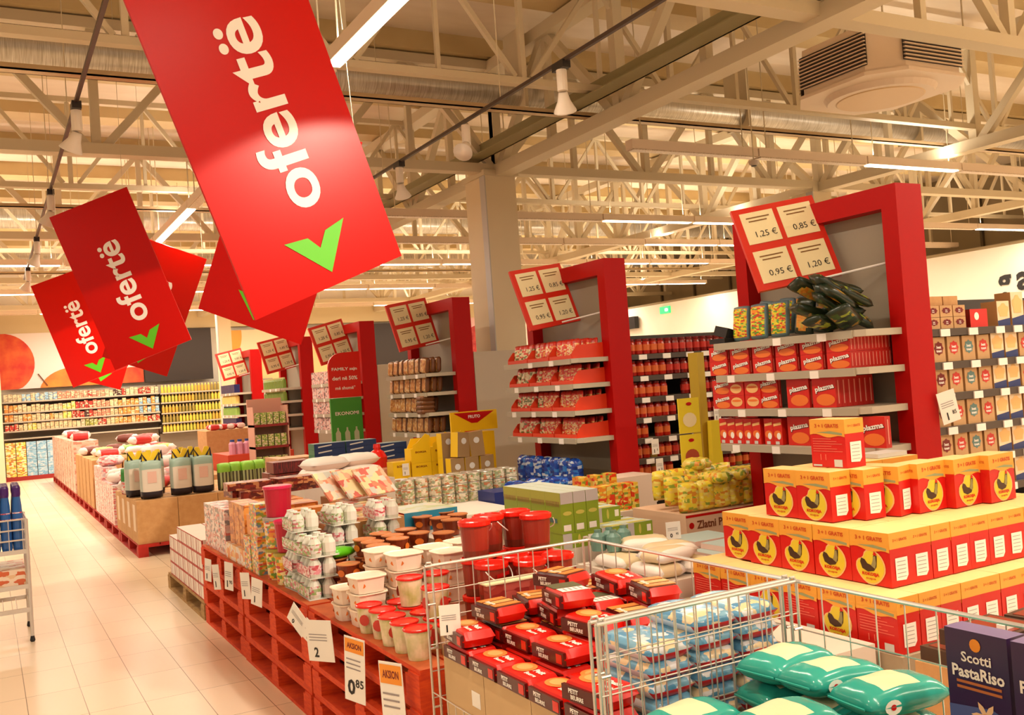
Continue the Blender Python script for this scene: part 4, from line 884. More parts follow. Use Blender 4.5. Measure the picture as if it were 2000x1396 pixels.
# teal bags
TB = M('teal_bag', (44, 160, 146), .18); TBC = M('teal_bag_label', (238, 222, 180), .35); TBW = M('teal_bag_white', (236, 236, 226), .3)
def teal():
    t = empty('teal_bag', '', ''); MB().pillow(.25, .16, .078, lambda u, v, tp: (TBC if tp and -.55 < u < .35 and abs(v) < .72 else TB), 16, 12, 3.2, 3, .5, wob=.05).build('bag_body', t, smooth=True)
    m = MB(); m.ell((-.06, -.0785, .038), X, Z, .024, .017, TBW, 14); m.ell((-.06, -.0792, .038), X, Z, .008, .007, RED, 10); o = m.build('emblem', t); o.rotation_euler = (0, 0, 0)
    
    for s in (-1, 1): MB().tube([(s*.127, -.06, .039), (s*.13, 0, .04), (s*.127, .06, .039)], .003, TB, 5).build('crimp', t)
    return t
KTL = Kind(teal, 'bag', 'teal bags in the nearest basket')
tag(MB().box(1.34, 1.96, 1.0, 2.02, .13, .56, CARD).build('carton'), 'large carton filling the nearest basket under the teal bags', 'carton')
n = 0
for j, z in enumerate((.565, .645, .722)):
    for y in (1.93, 1.77, 1.61, 1.52 - .07):
        for c, x in enumerate((1.48, 1.82)):
            if j == 2 and (c == 0 and y > 1.7): continue
            if c == 1 and y < 1.5 and j > 0: continue
            KTL.put((x+random.uniform(-.015, .015), y+random.uniform(-.006, .006), z), 'teal bag with cream label, %s layer, %s column, %s from the near end' % (ORD[j], ('left', 'right')[c], ORD[int((1.95-y)/.16)]), R(random.uniform(-9, 9)), R(random.uniform(-3, 3)), R(random.uniform(-5, 5))); n += 1
# purple boxes
PUR = M('purple_box', (58, 30, 78), .3); PUL = M('purple_box_lower', (84, 96, 160), .35); PUT = M('purple_box_top', (120, 104, 150), .4); FLW = M('flower_picture', (240, 200, 160), .4)
def scotti():
    m = MB().box(-.073, .073, -.03, .03, 0, .26, {'-y': PUR, '+z': PUT, 'o': PUR}); y = -.0312
    m.quad([(-.073, y, 0), (.073, y, 0), (.073, y, .085), (.03, y, .105), (-.073, y, .095)], PUL)
    m.ell((0, y-.0004, .232), X, Z, .013, .014, ORG, 14); m.text('Scotti', (0, y-.0008, .204), X, Z, .022, WHITE, .02, w=.07); m.text('PastaRiso', (.002, y-.0008, .172), X, Z, .026, WHITE, .03, w=.122)
    for q in range(2): m.quad([(-.05, y-.0006, .147-.012*q), (.055, y-.0006, .147-.012*q), (.055, y-.0006, .153-.012*q), (-.05, y-.0006, .153-.012*q)], M('copper_print', (190, 110, 60), .4))
    m.ell((.015, y-.0008, .085), X, Z, .036, .034, FLW, 24, fn=lambda a: .65+.35*math.cos(a*2*math.pi*6)); m.ell((.015, y-.0012, .082), X, Z, .012, .01, ORG, 12)
    for q in range(2): m.quad([(-.062, y-.0008, .06-.016*q), (-.025, y-.0008, .06-.016*q), (-.025, y-.0008, .067-.016*q), (-.062, y-.0008, .067-.016*q)], LGREY)
    return m.build('purple_box')
K = Kind(scotti, 'box', 'purple pasta boxes in the nearest basket')
tag(MB().box(1.78, 1.95, 1.02, 1.43, .562, .692, CARD).build('carton'), 'small carton under the two purple boxes', 'carton')
K.put((1.835, 1.353, .694), 'dark purple pasta box with flower picture, left one fully in view', AISLE); K.put((1.825, 1.19, .712-.015), 'dark purple pasta box cut off by the right edge', AISLE+R(4))
KDT = Kind(lambda: MB().box(-.14, .14, -.1, .1, 0, .05, M('dark_brown_tray', (74, 50, 36), .5)).box(-.12, .12, -.08, .08, .05, .052, BRT).box(-.02, .03, -.06, -.03, .052, .066, PAPER).build('dark_tray'), 'tray', 'dark brown trays beyond the nearest basket')
tag(MB().box(2.75, 3.4, 1.3, 2.3, 0, .5, CARD).build('carton'), 'carton block behind the nearest basket carrying dark trays', 'carton')
for i, (x, y, j) in enumerate(((2.9, 2.18, 0), (3.22, 2.18, 0), (2.9, 1.95, 0), (3.22, 1.95, 0), (2.9, 1.72, 0), (3.22, 1.72, 0), (2.92, 2.12, 1), (3.23, 2.1, 1), (3.22, 1.84, 1), (2.9, 1.84, 1))): KDT.put((x, y, .501+j*.068), 'dark brown tray behind the nearest basket, %s one' % ORD[i], R(random.uniform(-8, 8)))
# ------------------------------------------------------------------ rooster cartons
RB = M('rooster_box_red', (206, 22, 14), .4); RO = M('rooster_box_orange', (236, 166, 60), .45); RC = M('rooster_box_cream_top', (250, 220, 150), .5); RG = M('rooster_box_grey_green', (150, 156, 110), .5)
HY = M('heart_yellow', (226, 200, 50), .45); HE = M('heart_edge', (238, 190, 120), .45); ROO = M('rooster_dark', (66, 40, 24), .5); ROW = M('rooster_neck', (150, 140, 90), .5); RT = M('lid_print_red', (200, 70, 20), .5)
BW_, BD_, BH_ = .196, .120, .213
def heartpts(sx, sz):
    out = []
    for k in range(28):
        a = 2*math.pi*k/28; r = 1-.28*math.exp(-((a-2.35)/.35)**2); x, z = sx*r*math.cos(a), sz*r*math.sin(a)
        out.append((x*(1-.18*(z/sz < -.2)*(abs(z/sz)-.2)), z))
    return out
def rooster(front):
    def f():
        t = empty('rooster_carton', '', '')
        m = MB(); hb = BH_*.70
        m.box(-BW_/2, BW_/2, -BD_/2, BD_/2, 0, hb, RB); m.build('carton_body', t)
        m = MB().box(-BW_/2-.0008, BW_/2+.0008, -BD_/2-.0008, BD_/2+.0008, hb, BH_, {'+z': RC, 'o': RO})
        for s in (-1, 1):
            y = s*(BD_/2+.0022); ax = (1, 0, 0) if s < 0 else (-1, 0, 0)
            pts = [(-BW_/2, hb+.012)]+[(-BW_/2+BW_*k/10, hb-.004+.006*math.sin(k*.9)-.012*(k/10)) for k in range(11)]+[(BW_/2, hb+.012)]
            m.poly([(a, b) for a, b in pts], (0, y, 0), ax, Z, RO)
            m.text('3 + 1 GRATIS', (0, y+s*.0006, BH_-.028), ax, Z, .017, RT, .03, w=.135)
            m.poly([(-.06, hb+.006), (.02, hb+.012), (.085, hb+.004), (.085, hb-.006), (.0, hb+.002)], (0, y+s*.0006, 0), ax, Z, RG)
        for s in (-1, 1): m.text('3 + 1 GRATIS', (s*(BW_/2+.0022), 0, BH_-.03), (0, s, 0), Z, .011, RT, .02, w=.08)
        m.build('orange_lid', t)
        y = -BD_/2-.0016
        if front:
            m = MB(); o = (0, y, hb*.5-.004)
            m.poly(heartpts(.074, .071), o, X, Z, HE); o = (0, y-.0007, hb*.5-.004); m.poly(heartpts(.067, .064), o, X, Z, HY)
            m.build('heart_emblem', t)
            m = MB(); o = (0, y-.0016, hb*.5)
            m.poly([(-0.050, 0.013), (-0.043, 0.029), (-0.026, 0.024), (-0.014, 0.009), (0.005, 0.004), (0.014, 0.022), (0.017, 0.040), (0.026, 0.051), (0.036, 0.044), (0.034, 0.022), (0.031, 0.000), (0.017, -0.018), (-0.014, -0.024), (-0.041, -0.013)], o, X, Z, ROO)
            o = (0, y-.0024, hb*.5); m.poly([(0.005, 0.002), (0.014, 0.022), (0.019, 0.040), (0.029, 0.042), (0.031, 0.013), (0.024, -0.009)], o, X, Z, ROW); m.poly([(0.017, 0.046), (0.024, 0.062), (0.036, 0.051), (0.031, 0.044)], o, X, Z, RB)
            m.text('KOKOSJA', (0, y-.0026, hb*.5-.034), X, Z, .017, RB, .05, w=.085)
            m.text('supa', (0, y-.0026, hb*.5-.052), X, Z, .009, RT, .02, w=.05)
            m.build('rooster_emblem', t)
        else:
            m = MB()
            for q in range(6): m.quad([(-.085, y, .125-.011*q), (.02+.03*(q % 3), y, .125-.011*q), (.02+.03*(q % 3), y, .128-.011*q), (-.085, y, .128-.011*q)], M('box_small_text', (232, 110, 90), .5))
            m.text('1 1', (-.03, y, .045), X, Z, .026, M('box_small_text'), .02); m.quad([(.03, y, .004), (.075, y, .004), (.075, y, .036), (.03, y, .036)], LGREY); m.quad([(-.09, y, .004), (-.04, y, .004), (-.04, y, .012), (-.09, y, .012)], LGREY)
            m.build('back_print', t)
        x = BW_/2+.0022; m = MB(); m.quad([(x, -.034, .025), (x, .022, .022), (x, .036, .04), (x, .036, .112), (x, -.034, .112)], PAPER)
        for q in range(5): m.quad([(x+.0006, -.026, .036+q*.015), (x+.0006, .024, .036+q*.015), (x+.0006, .024, .038+q*.015), (x+.0006, -.026, .038+q*.015)], TXTG)
        m.build('white_sticker', t)
        return t
    return f
G = 'red and orange rooster cartons'
KF = Kind(rooster(True), 'carton', G); KN = Kind(rooster(False), 'carton', G)
t = empty('display_table', 'grey-brown carton base under the rooster cartons', 'display table', (0, 0, 0)); GB_ = noisy('base_card', (176, 158, 130), (160, 142, 116), 6, .8)
MB().box(2.96, 3.86, 2.53, 3.86, .13, .418, GB_).box(3.86, 4.5, 2.53, 3.38, .13, .418, GB_).build('base_block', t); MB().box(2.96, 3.86, 2.53, 3.86, 0, .13, WOOD).box(3.86, 4.5, 2.53, 3.38, 0, .13, WOOD).build('base_pallet', t)
def cell(k, x, y, z, label, rz=AISLE, jit=1.5): k.put((x, y, z), label, rz+R(random.uniform(-jit, jit)))
tn = {3: 'bottom', 2: 'middle', 1: 'upper'}
z3, z2, z1 = .42, .6375, .855
for r_ in range(6):          # tier 3 (bottom)
    for c in range(12):
        if r_ > 3 and c > 6: continue
        x, y = 3.03+c*.1225, 2.645+r_*.199
        if y > 3.3 and x > 3.84: continue
        if 0 < r_ < 5 and 0 < c and not (r_ == 3): continue
        cell(KN if r_ in (0, 2, 4, 5) and c == 0 or r_ == 0 and c in (1,) else KF, x, y, z3, 'rooster carton in the bottom tier, row %s from near, place %s from the aisle' % (ORD[r_], ORD[c]))
for r_ in range(5):          # tier 2
    for c in range(10):
        x, y = 3.142+c*.1215, 2.755+r_*.2
        if y > 3.3 and x > 3.84: continue
        if 1 < r_ < 4 and 1 < c: continue
        cell(KF, x+(.02 if r_ == 4 else 0), y, z2, 'rooster carton in the middle tier, row %s from near, place %s from the aisle' % (ORD[r_], ORD[c]))
cell(KF, 3.2, 3.29, z1, 'rooster carton of the upper tier at its far left corner'); cell(KF, 3.2, 3.09, z1, 'rooster carton of the upper tier, second from its left corner')
cell(KF, 3.275, 2.99, z1, 'rooster carton of the upper tier half hidden behind its second') if False else None
cell(KF, 3.327, 3.02, z1, 'rooster carton of the upper tier set back beside the first two'); 
cell(KF, 3.46, 2.985, z1, 'upper tier rooster carton turned to show its white sticker', AISLE+R(14), 0)
for i, (x, y) in enumerate(((3.625, 2.93), (3.825, 2.90), (4.025, 2.87))): KF.put((x, y, z1), 'upper tier rooster carton facing the camera on the right, %s of three' % ORD[i], R(4))
for i in range(5): cell(KF, 3.33+i*.1225, 3.235, z1, 'inner upper tier rooster carton behind the front ones, %s from the aisle' % ORD[i])
for i in range(4): cell(KF, 3.62+i*.13, 3.06 if False else 3.235, z1, '') if False else None
cell(KN, 3.34, 3.12, z1+.2145, 'single rooster carton alone on top of the pyramid')
# stacked thin packs beside the top carton
tag(MB().box(-.1, .1, -.06, .06, 0, .02, LGREY).build('flat_pack', None, (3.75, 3.23, z1+.2145)), 'flat grey pack lying behind the top rooster carton', 'pack')

# ------------------------------------------------------------------ white base with green cartons
WB = noisy('white_board_base', (226, 214, 200), (216, 202, 188), 3, .6)
t = empty('display_table', 'white cardboard base with red lettering under the green cartons', 'display table', (2.85, 4.75, 0)); MB().box(0, .68, 0, .85, 0, .57, WB).build('base_board', t)
m = MB(); m.text('Pirette a', (.13, -.002, .455), X, Z, .055, M('lettering_red', (190, 50, 40), .5), .03, w=.28); m.text('moj', (.36, -.002, .37), X, Z, .05, M('lettering_red'), .03); m.build('red_lettering', t)
GRB = M('green_carton', (140, 164, 40), .4); GRT = M('green_carton_pale_top', (200, 212, 200), .45); GRY_ = M('green_carton_yellow', (206, 196, 90), .45)
LILAC = M('carton_lilac', (196, 190, 190), .45)
def greenbox():
    m = MB().box(-.085, .085, -.042, .042, 0, .235, {'+z': GRT, '-y': GRB, '-x': GRB, 'o': GRB}); 
    y = -.0432; m.quad([(-.085, y, .17), (.085, y, .17), (.085, y, .235), (-.085, y, .235)], M('green_carton_olive', (176, 178, 70), .45))
    for q in range(9): m.quad([(-.075+q*.017, y-.0005, .155), (-.066+q*.017, y-.0005, .155), (-.066+q*.017, y-.0005, .185), (-.075+q*.017, y-.0005, .185)], M('carton_brown_print', (150, 110, 60), .5))
    m.quad([(-.04, y-.0005, .06), (.04, y-.0005, .06), (.04, y-.0005, .085), (-.04, y-.0005, .085)], M('carton_blue_print', (70, 110, 110), .5))
    x = .0862; m.quad([(x, -.042, .17), (x, .042, .17), (x, .042, .235), (x, -.042, .235)], M('carton_lilac', (196, 190, 190), .5))
    m.poly([(.03*math.cos(k*.52), .115+.012*math.sin(k*.52)) for k in range(12)], (x, 0, 0), Y, Z, GRY_); m.quad([(x, -.03, .015), (x, .02, .015), (x, .02, .05), (x, -.03, .05)], WHITE)
    return m.build('green_carton')
KG = Kind(greenbox, 'carton', 'tall green cartons'); 
def lowgreen():
    m = MB().box(-.11, .11, -.06, .06, 0, .085, {'+z': GRT, 'o': GRB}); y = -.0612
    m.quad([(-.11, y, 0), (-.05, y, 0), (-.05, y, .085), (-.11, y, .085)], M('carton_lilac')); m.ell((.0, y, .045), X, Z, .01, .03, GRY_, 12); m.quad([(.06, y, .025), (.095, y, .025), (.095, y, .065), (.06, y, .065)], WHITE); m.quad([(-.08, -.05, .0862), (.08, -.05, .0862), (.08, -.01, .0862), (-.08, -.01, .0862)], GRY_)
    return m.build('flat_green_carton')
KLG = Kind(lowgreen, 'carton', 'flat green cartons')
for i in range(4):
    for j in range(2): KLG.put((2.97+0*i, 4.815+i*.122+0*j, .571), 'flat green carton under the tall ones, %s from near' % ORD[i]) if j == 0 else None
for c in range(3):
    for r_ in range(4): KG.put((2.90+c*.087, 4.84+r_*.172, .657), 'tall green carton on the white base, row %s from near, %s from the left' % (ORD[r_], ORD[c]), AISLE)
for i, (x, y, z) in enumerate(((3.22, 4.815, .571), (3.41, 4.83, .571), (3.22, 4.94, .571), (3.40, 4.95, .571), (3.3, 5.0, .657), (3.4, 5.12, .571), (3.3, 5.13, .657))): KLG.put((x, y, z), 'flat green carton lying on the right of the white base, %s one' % ORD[i], 0, sc=(.85, 1, 1))
MAG = printed('red_yellow_print', [(236, 200, 70), (224, 60, 30), (238, 150, 50), (140, 160, 60), (240, 220, 120)], 18); KM = pk('bright_carton', 'carton', .062, .1, .18, MAG, group='bright red and yellow cartons')
tag(MB().box(3.5, 3.92, 5.42, 5.72, 0, .62, WB).build('display_table'), 'white base under the bright red and yellow cartons', 'display table')
for i in range(6): KM.put((3.545+i*.066, 5.5, .621), 'upright red, yellow and green carton, %s from the left' % ORD[i])
for i in range(3): KM.put((3.56+i*.12, 5.64, .621), 'upright bright carton in the second line, %s from the left' % ORD[i], 0, sc=(1, 1, 1.35))
KGB = Kind(lambda: MB().pillow(.2, .12, .05, lambda u, v, t_: M('bag_emerald', (50, 150, 110), .3) if abs(u) < .5 else M('bag_lemon', (224, 214, 110), .35), 8, 6, 4, 4, .5).build('small_bag', smooth=True), 'bag', 'emerald and lemon bags')
for i, (x, y) in enumerate(((3.2, 5.22), (3.36, 5.26), (3.26, 5.4))): KGB.put((x, y, .745 if i < 2 else .571), 'emerald and lemon small bag behind the flat green cartons, %s one' % ORD[i], R(20*i))
# pale bin with white packs in front of the white base
t = empty('display_table', 'pale cardboard bin between the wire basket and the white base', 'display table', (2.88, 3.9, 0)); MB().box(0, .47, 0, .76, 0, .5, WB).build('bin_body', t)
EGG = M('pack_ivory', (238, 220, 180), .4); KEG = Kind(lambda: MB().pillow(.2, .28, .07, lambda u, v, t_: EGG if abs(u) < .7 else WHITE, 10, 10, 5, 5, .5, wob=.08).build('ivory_pack', smooth=True), 'pack', 'ivory packs in the pale bin')
for i in range(2):
    for j in range(2): KEG.put((3.0+i*.2, 4.07+j*.33, .501), 'soft ivory pack in the pale bin, row %s from near, %s from the left' % (ORD[j], ORD[i]), R(random.uniform(-10, 10)))
for i, (x, y) in enumerate(((3.17, 4.4), (3.14, 4.15), (3.05, 4.05))): KEG.put((x, y, .572), 'soft ivory pack lying on top in the pale bin, %s from far' % ORD[i], R(60+20*i))
for i, (x, y) in enumerate(((2.97, 4.56), (3.06, 4.58), (3.15, 4.57), (3.02, 4.48))): Kind(lambda: MB().lathe([(.04, 0), (.045, .05), (.04, .08), (.02, .1), (.02, .115)], M('jar_teal', (110, 150, 140), .25), 14).build('teal_jar', smooth=False), 'jar', 'teal jars in the pale bin').put((x, y, .575), 'small teal jar at the far end of the pale bin, %s one' % ORD[i])
# white stacks left of the rooster cartons
tag(MB().box(2.32, 2.92, 2.62, 3.28, 0, .46, WB).build('display_table'), 'low pale carton block between the first wire basket and rooster cartons', 'display table')
tag(MB().box(3.38, 3.86, 4.0, 4.66, 0, .45, WB).build('display_table'), 'pale block carrying pastel flat packs behind the rooster cartons', 'display table')
KPF = Kind(lambda: MB().box(-.15, .15, -.13, .13, 0, .03, {'+z': M('pastel_blue', (190, 214, 214), .4), 'o': M('pastel_pink', (226, 190, 176), .4)}).build('flat_pastel_pack'), 'pack', 'pastel flat packs')
for i in range(8): KPF.put((3.55+(i % 2)*.08, 4.17+(i//4)*.3, .451+(i % 4)*.031), 'flat pastel blue and pink pack, %s one' % ORD[i], R(random.uniform(-3, 3)))
Kind(ticket('0', .09, .1, None, '95'), 'price card').put((3.45, 4.5, .577), 'white price card standing on the pastel flat packs', R(-15))
# yellow bags and the carton with lettering
t = empty('lettered_carton', 'pale carton with brown lettering and red line under the yellow bags', 'carton', (3.72, 4.72, 0)); MB().box(0, .62, 0, .55, 0, .66, M('carton_pinkish', (222, 186, 156), .6)).build('carton_body', t); m = MB()
m.text('Zlatni Po', (.2, -.002, .59), X, Z, .05, M('lettering_brown', (120, 60, 30), .5), .03, w=.24); m.box(0, .62, -.0015, -.001, .64, .655, RED); m.ell((.04, -.002, .59), X, Z, .02, .02, RED, 12); m.build('lettering', t)
YB1 = printed('yellow_bag_print', [(240, 220, 70), (242, 214, 60), (236, 204, 100), (244, 230, 120), (240, 216, 70), (226, 150, 50), (150, 170, 60)], 18, .3)
KYB = Kind(lambda: MB().pillow(.15, .19, .07, lambda u, v, t_: YB1, 8, 10, 5, 6, .5, up=True, wob=.1).build('yellow_bag', smooth=True), 'bag', 'yellow bags by the yellow stand')
for r_ in range(3):
    for c in range(5): KYB.put((3.8+c*.125, 4.78+r_*.13, .661+r_*.03), 'upright yellow bag by the yellow stand, row %s from near, %s from the left' % (ORD[r_], ORD[c]), R(random.uniform(-15, 15)))
for i in range(5): KYB.put((4.02+.1*(i % 3), 4.86+.15*(i//3), .86+.06*(i//3)), 'yellow bag lying on the pile by the yellow stand, %s one' % ORD[i], R(40*i), R(90))
t = empty('yellow_stand', 'yellow display stand with picture boards left of the biscuit shelves', 'display stand', (4.23, 5.3, 0)); YO = M('stand_olive_yellow', (190, 160, 40), .5); YBR = M('stand_bright_yellow', (236, 214, 50), .4)
MB().box(.15, .21, 0, .1, 0, 1.66, YO).build('post', t); MB().prism([(.17, .56), (.29, .56), (.26, 1.18), (.19, 1.18)], -.05, -.01, YBR).build('bright_strip', t)
for j in range(2):
    b_ = MB().box(-.07, .11, -.03, -.02, .86+.25*j, 1.1+.25*j, YBR); b_.ell((.02, -.0315, .95+.25*j), X, Z, .06, .05, M('soup_picture', (180, 80, 50), .4) if not j else CREAM, 14); b_.ell((.02, -.032, 1.06+.25*j), X, Z, .025, .012, RED, 10); b_.build('picture_board', t)

# ------------------------------------------------------------------ middle island, farther goods
tag(MB().box(2.45, 3.08, 5.66, 6.28, 0, .71, M('white_table_board', (244, 232, 222), .5)).build('display_table'), 'white topped display table in the middle island', 'display table')
tag(MB().box(2.5, 3.5, 6.33, 7.0, 0, .70, WB).build('display_table'), 'pale display table under the rows of tins', 'display table')
TIN = printed('tin_print', [(206, 196, 170), (160, 170, 120), (226, 214, 190), (190, 120, 80), (150, 160, 130)], 26); TM = M('tin_metal', (200, 196, 186), .3, .6)
KTN = Kind(lambda: MB().lathe([(.046, 0, TM), (.048, .004, TIN), (.048, .064, TM), (.046, .068, TM)], TIN, 14).build('tin', smooth=False), 'tin', 'tins stacked in the middle island')
for j in range(3):
    for c in range(9): KTN.put((2.6+c*.104, 6.40, .701+j*.069), 'tin with pale green label, %s layer, %s from the left' % (ORD[j], ORD[c]), R(40*c))
for c in range(9): KTN.put((2.6+c*.104, 6.51, .701+2*.069), 'tin with pale green label in the second line, %s from the left' % ORD[c], R(40*c)); KTN.put((2.6+c*.104, 6.51, .701+.069), 'tin under the second line top tins, %s from the left' % ORD[c]); KTN.put((2.6+c*.104, 6.51, .701), 'bottom tin of the second line, %s from the left' % ORD[c])
tag(MB().box(2.95, 3.7, 7.5, 8.0, 0, .8, WB).build('display_table'), 'pale display table under the bright yellow boxes', 'display table')
YX = M('bright_yellow_box', (244, 200, 20), .4); YXC = printed('yellow_box_cut', [(246, 206, 30), (240, 190, 20), (236, 214, 90)], 10, .4)
def ybox(hi):
    def f():
        m = MB(); m.box(-.09, .09, -.07, .07, 0, .12, YX)
        if hi: m.prism([(-.07, .12), (.09, .12), (.09, .22), (.05, .24), (-.03, .17), (-.07, .15)], -.07, -.066, YX); m.prism([(-.07, .12), (.09, .12), (.09, .2), (-.03, .2)], .06, .066, YX)
        m.text('BORSA', (0, -.072, .09), X, Z, .016, DRED, .02, w=.1); return m.build('yellow_box')
    return f
K1 = Kind(ybox(False), 'box', 'bright yellow boxes'); K2 = Kind(ybox(True), 'box', 'bright yellow boxes')
for c in range(3): K1.put((3.2+c*.183, 7.6, .801), 'bright yellow box, bottom row, %s from the left' % ORD[c]); K2.put((3.2+c*.183-.03*(c == 2), 7.6, .922), 'bright yellow cut-open box, upper row, %s from the left' % ORD[c])
K1.put((3.02, 7.6, .801), 'bright yellow box with white card at the left of the row', sc=(.85, 1, 1.2)); Kind(ticket('1', .06, .1), 'price card').put((3.05, 7.52, .83), 'white price card on the leftmost bright yellow box')
tag(MB().box(3.25, 3.75, 7.05, 7.4, 0, .76, WB).build('display_table'), 'pale base under the leaning brown and yellow boxes', 'display table')
KBX = Kind(lambda: MB().box(-.06, .06, -.05, .05, 0, .2, {'-y': M('box_taupe', (150, 120, 80), .5), '-x': YX, 'o': KR}).ell((0, -.0512, .13), X, Z, .025, .025, LGREY).build('taupe_yellow_box'), 'box', 'brown and yellow tall boxes')
for i, (x, y, z, a) in enumerate(((3.33, 7.15, .761, 0), (3.46, 7.15, .761, 0), (3.6, 7.15, .761, 0), (3.38, 7.15, .965, 5), (3.53, 7.15, .963, -4), (3.33, 7.3, .761, 0), (3.33, 7.3, .962, 0))): KBX.put((x, y, z), 'tall brown and yellow box before the third end unit, %s one' % ORD[i], R(a*2), 0, R(a))
# blue goods
BLU = printed('blue_goods_print', [(26, 70, 170), (34, 88, 184), (20, 50, 130), (50, 120, 200), (24, 64, 160), (190, 206, 226)], 14, .25)
tag(MB().box(3.93, 4.2, 6.3, 7.3, .13, .68, WB).build('display_table'), 'pale carton filling the bottom of the second end unit', 'display table')
KBG = Kind(lambda: MB().pillow(.13, .24, .09, lambda u, v, t_: BLU, 8, 10, 5, 6, .5, up=True, wob=.1).build('blue_bag', smooth=True), 'bag', 'blue bags at the second end unit')
for c in range(7): KBG.put((4.0, 7.2-c*.135, .681), 'upright blue bag under the shelves of the second unit, %s from the left' % ORD[c], AISLE+R(random.uniform(-10, 10)))
tag(MB().box(3.3, 3.82, 6.0 + .3 if False else 6.05, 6.32, 0, .74, WB).build('display_table'), 'pale block carrying low blue packs', 'display table')
KBH = Kind(lambda: MB().pillow(.16, .14, .08, lambda u, v, t_: BLU, 8, 8, 4, 4, .5, wob=.1).build('blue_pack', smooth=True), 'pack', 'low blue packs')
for i in range(6): KBH.put((3.38+(i % 3)*.17, 6.13+(i//3)*.13, .741), 'low blue pack before the second end unit, %s one' % ORD[i], R(15*i))
tag(MB().box(3.1, 3.29, 6.04, 6.3, 0, .78, M('navy_carton', (24, 44, 120), .4)).build('navy_carton'), 'navy carton left of the low blue packs', 'carton')
tag(MB().box(3.95, 4.3, 5.78, 6.05, 0, .8, M('white_skirt_board', (226, 206, 190), .5)).build('display_table'), 'pinkish white board block at the foot of the second end unit', 'display table')
# blue and red gift box with coloured sheets
t = empty('gift_box', 'large flat box, blue front and red side, among the comics', 'box', (2.1, 5.25, 0)); 
MB().box(0, .34, 0, .38, .5, .83, {'-y': M('sky_blue_print', (50, 150, 190), .35), '-x': RED, '+z': printed('pale_top_print', [(200, 210, 200), (190, 200, 160), (220, 214, 200)], 8), 'o': RED}).build('box_body', t)
m = MB(); m.poly([(.04, .6), (.1, .68), (.14, .66), (.2, .72), (.25, .65), (.3, .62), (.3, .55), (.04, .55)], (0, -.002, 0), X, Z, M('splash_white', (226, 230, 226), .4)); m.build('splash_print', t)
tag(MB().box(2.1, 2.44, 5.25, 5.63, 0, .5, WB).build('display_table'), 'pale block under the blue and red box', 'display table')
tag(MB().box(2.12, 2.42, 4.86, 5.22, 0, .72, WB).build('display_table'), 'pale block under the five raised brown tubs', 'display table')
KSH = Kind(lambda: MB().box(-.13, .13, -.1, .1, 0, .012, printed('booklet_print', [(236, 214, 190), (232, 180, 150), (226, 140, 110), (206, 206, 196), (236, 220, 170), (214, 110, 100)], 12)).build('comic_booklet'), 'booklet', 'coloured booklets')
tag(MB().box(1.62, 2.08, 5.2, 5.78, T2, T2+.28, CARD).build('carton'), 'carton under the coloured booklets on the middle stack', 'carton')
for i in range(7): KSH.put((1.75+.04*i, 5.35+.05*i, T2+.281+.013*i), 'coloured booklet in the loose pile on the middle stack, %s from below' % ORD[i], R(17*i), 0, R(0))
for i in range(3): KSH.put((1.8+.12*i, 5.55, T2+.46), 'coloured booklet leaning on the loose pile, %s from the left' % ORD[i], R(30), R(50), 0)
# white long bags
tag(MB().box(2.12, 2.62, 8.4, 8.9, 0, .78, CARD).build('carton'), 'cardboard block behind the white sacks', 'carton')
tag(MB().box(2.15, 2.9, 6.4 + 1.0, 8.3, 0, .84, WB).build('display_table'), 'pale base under the white sacks', 'display table')
KWS = Kind(lambda: MB().pillow(.36, .26, .11, lambda u, v, t_: WHITE if t_ else M('sack_pale', (236, 206, 190), .5), 10, 8, 4, 4, .5, wob=.05).build('white_sack', smooth=True), 'sack', 'white sacks')
for i, p in enumerate(((2.35, 7.6, .841), (2.68, 7.6, .841), (2.45, 7.9, .841), (2.4, 7.65, .935), (2.7, 7.75, .935))): KWS.put(p, 'soft white sack in the middle island, %s one' % ORD[i], R(8*i-12))
tag(MB().box(2.15, 2.9, 6.3 if False else 6.34, 6.9 - .0, 0, .80, CARD).build('carton') if False else MB().box(2.15, 2.46, 6.34, 7.0, 0, .80, CARD).build('carton'), 'cardboard block under the long white packs', 'carton')
for i in range(3): KWS.put((2.3, 6.48+.2*i, .801), 'long white pack left of the tins, %s from near' % ORD[i], 0, sc=(.8, .7, .8))
# dark box stack behind
KDR = Kind(lambda: MB().box(-.2, .2, -.12, .12, 0, .12, {'-y': printed('dark_red_comb', [(90, 16, 20), (120, 24, 26), (70, 12, 16)], 30, .4, (3, 1, .3)), 'o': BRT}).build('dark_red_box'), 'box', 'dark red boxes')
for i, p in enumerate(((2.37, 8.53, .781), (2.37, 8.78, .781), (2.37, 8.6, .885))): KDR.put(p, 'dark red box behind the white sacks, %s one' % ORD[i], 0, sc=(.85, 1, .8))
# flat blue boxes on a cardboard block, fourth unit
tag(MB().box(2.8, 3.75, 9.3, 10.3, 0, .84, CARD).build('carton'), 'cardboard block before the fourth end unit carrying flat boxes', 'carton')
KFB = Kind(lambda: MB().box(-.16, .16, -.1, .1, 0, .055, {'-y': M('flat_box_navy', (24, 50, 96), .4), '+z': M('flat_box_grey', (150, 170, 170), .5), 'o': M('flat_box_green', (70, 130, 100), .4)}).quad([(-.12, -.1012, .015), (.02, -.1012, .03), (.02, -.1012, .042), (-.12, -.1012, .028)], LGREY).build('flat_box'), 'box', 'flat navy and green boxes')
for j in range(4):
    for c in range(3 if j < 3 else 2): KFB.put((3.0+c*.33, 9.45, .841+j*.056), 'flat navy and green box, %s layer, %s from the left' % (ORD[j], ORD[c]))
t = empty('advert_standee', 'red and green advertising standee with arched top before the fourth unit', 'standee', (3.44, 10.6, 0)); st = printed('none_', [(1, 1, 1), (2, 2, 2)], 1) if False else None
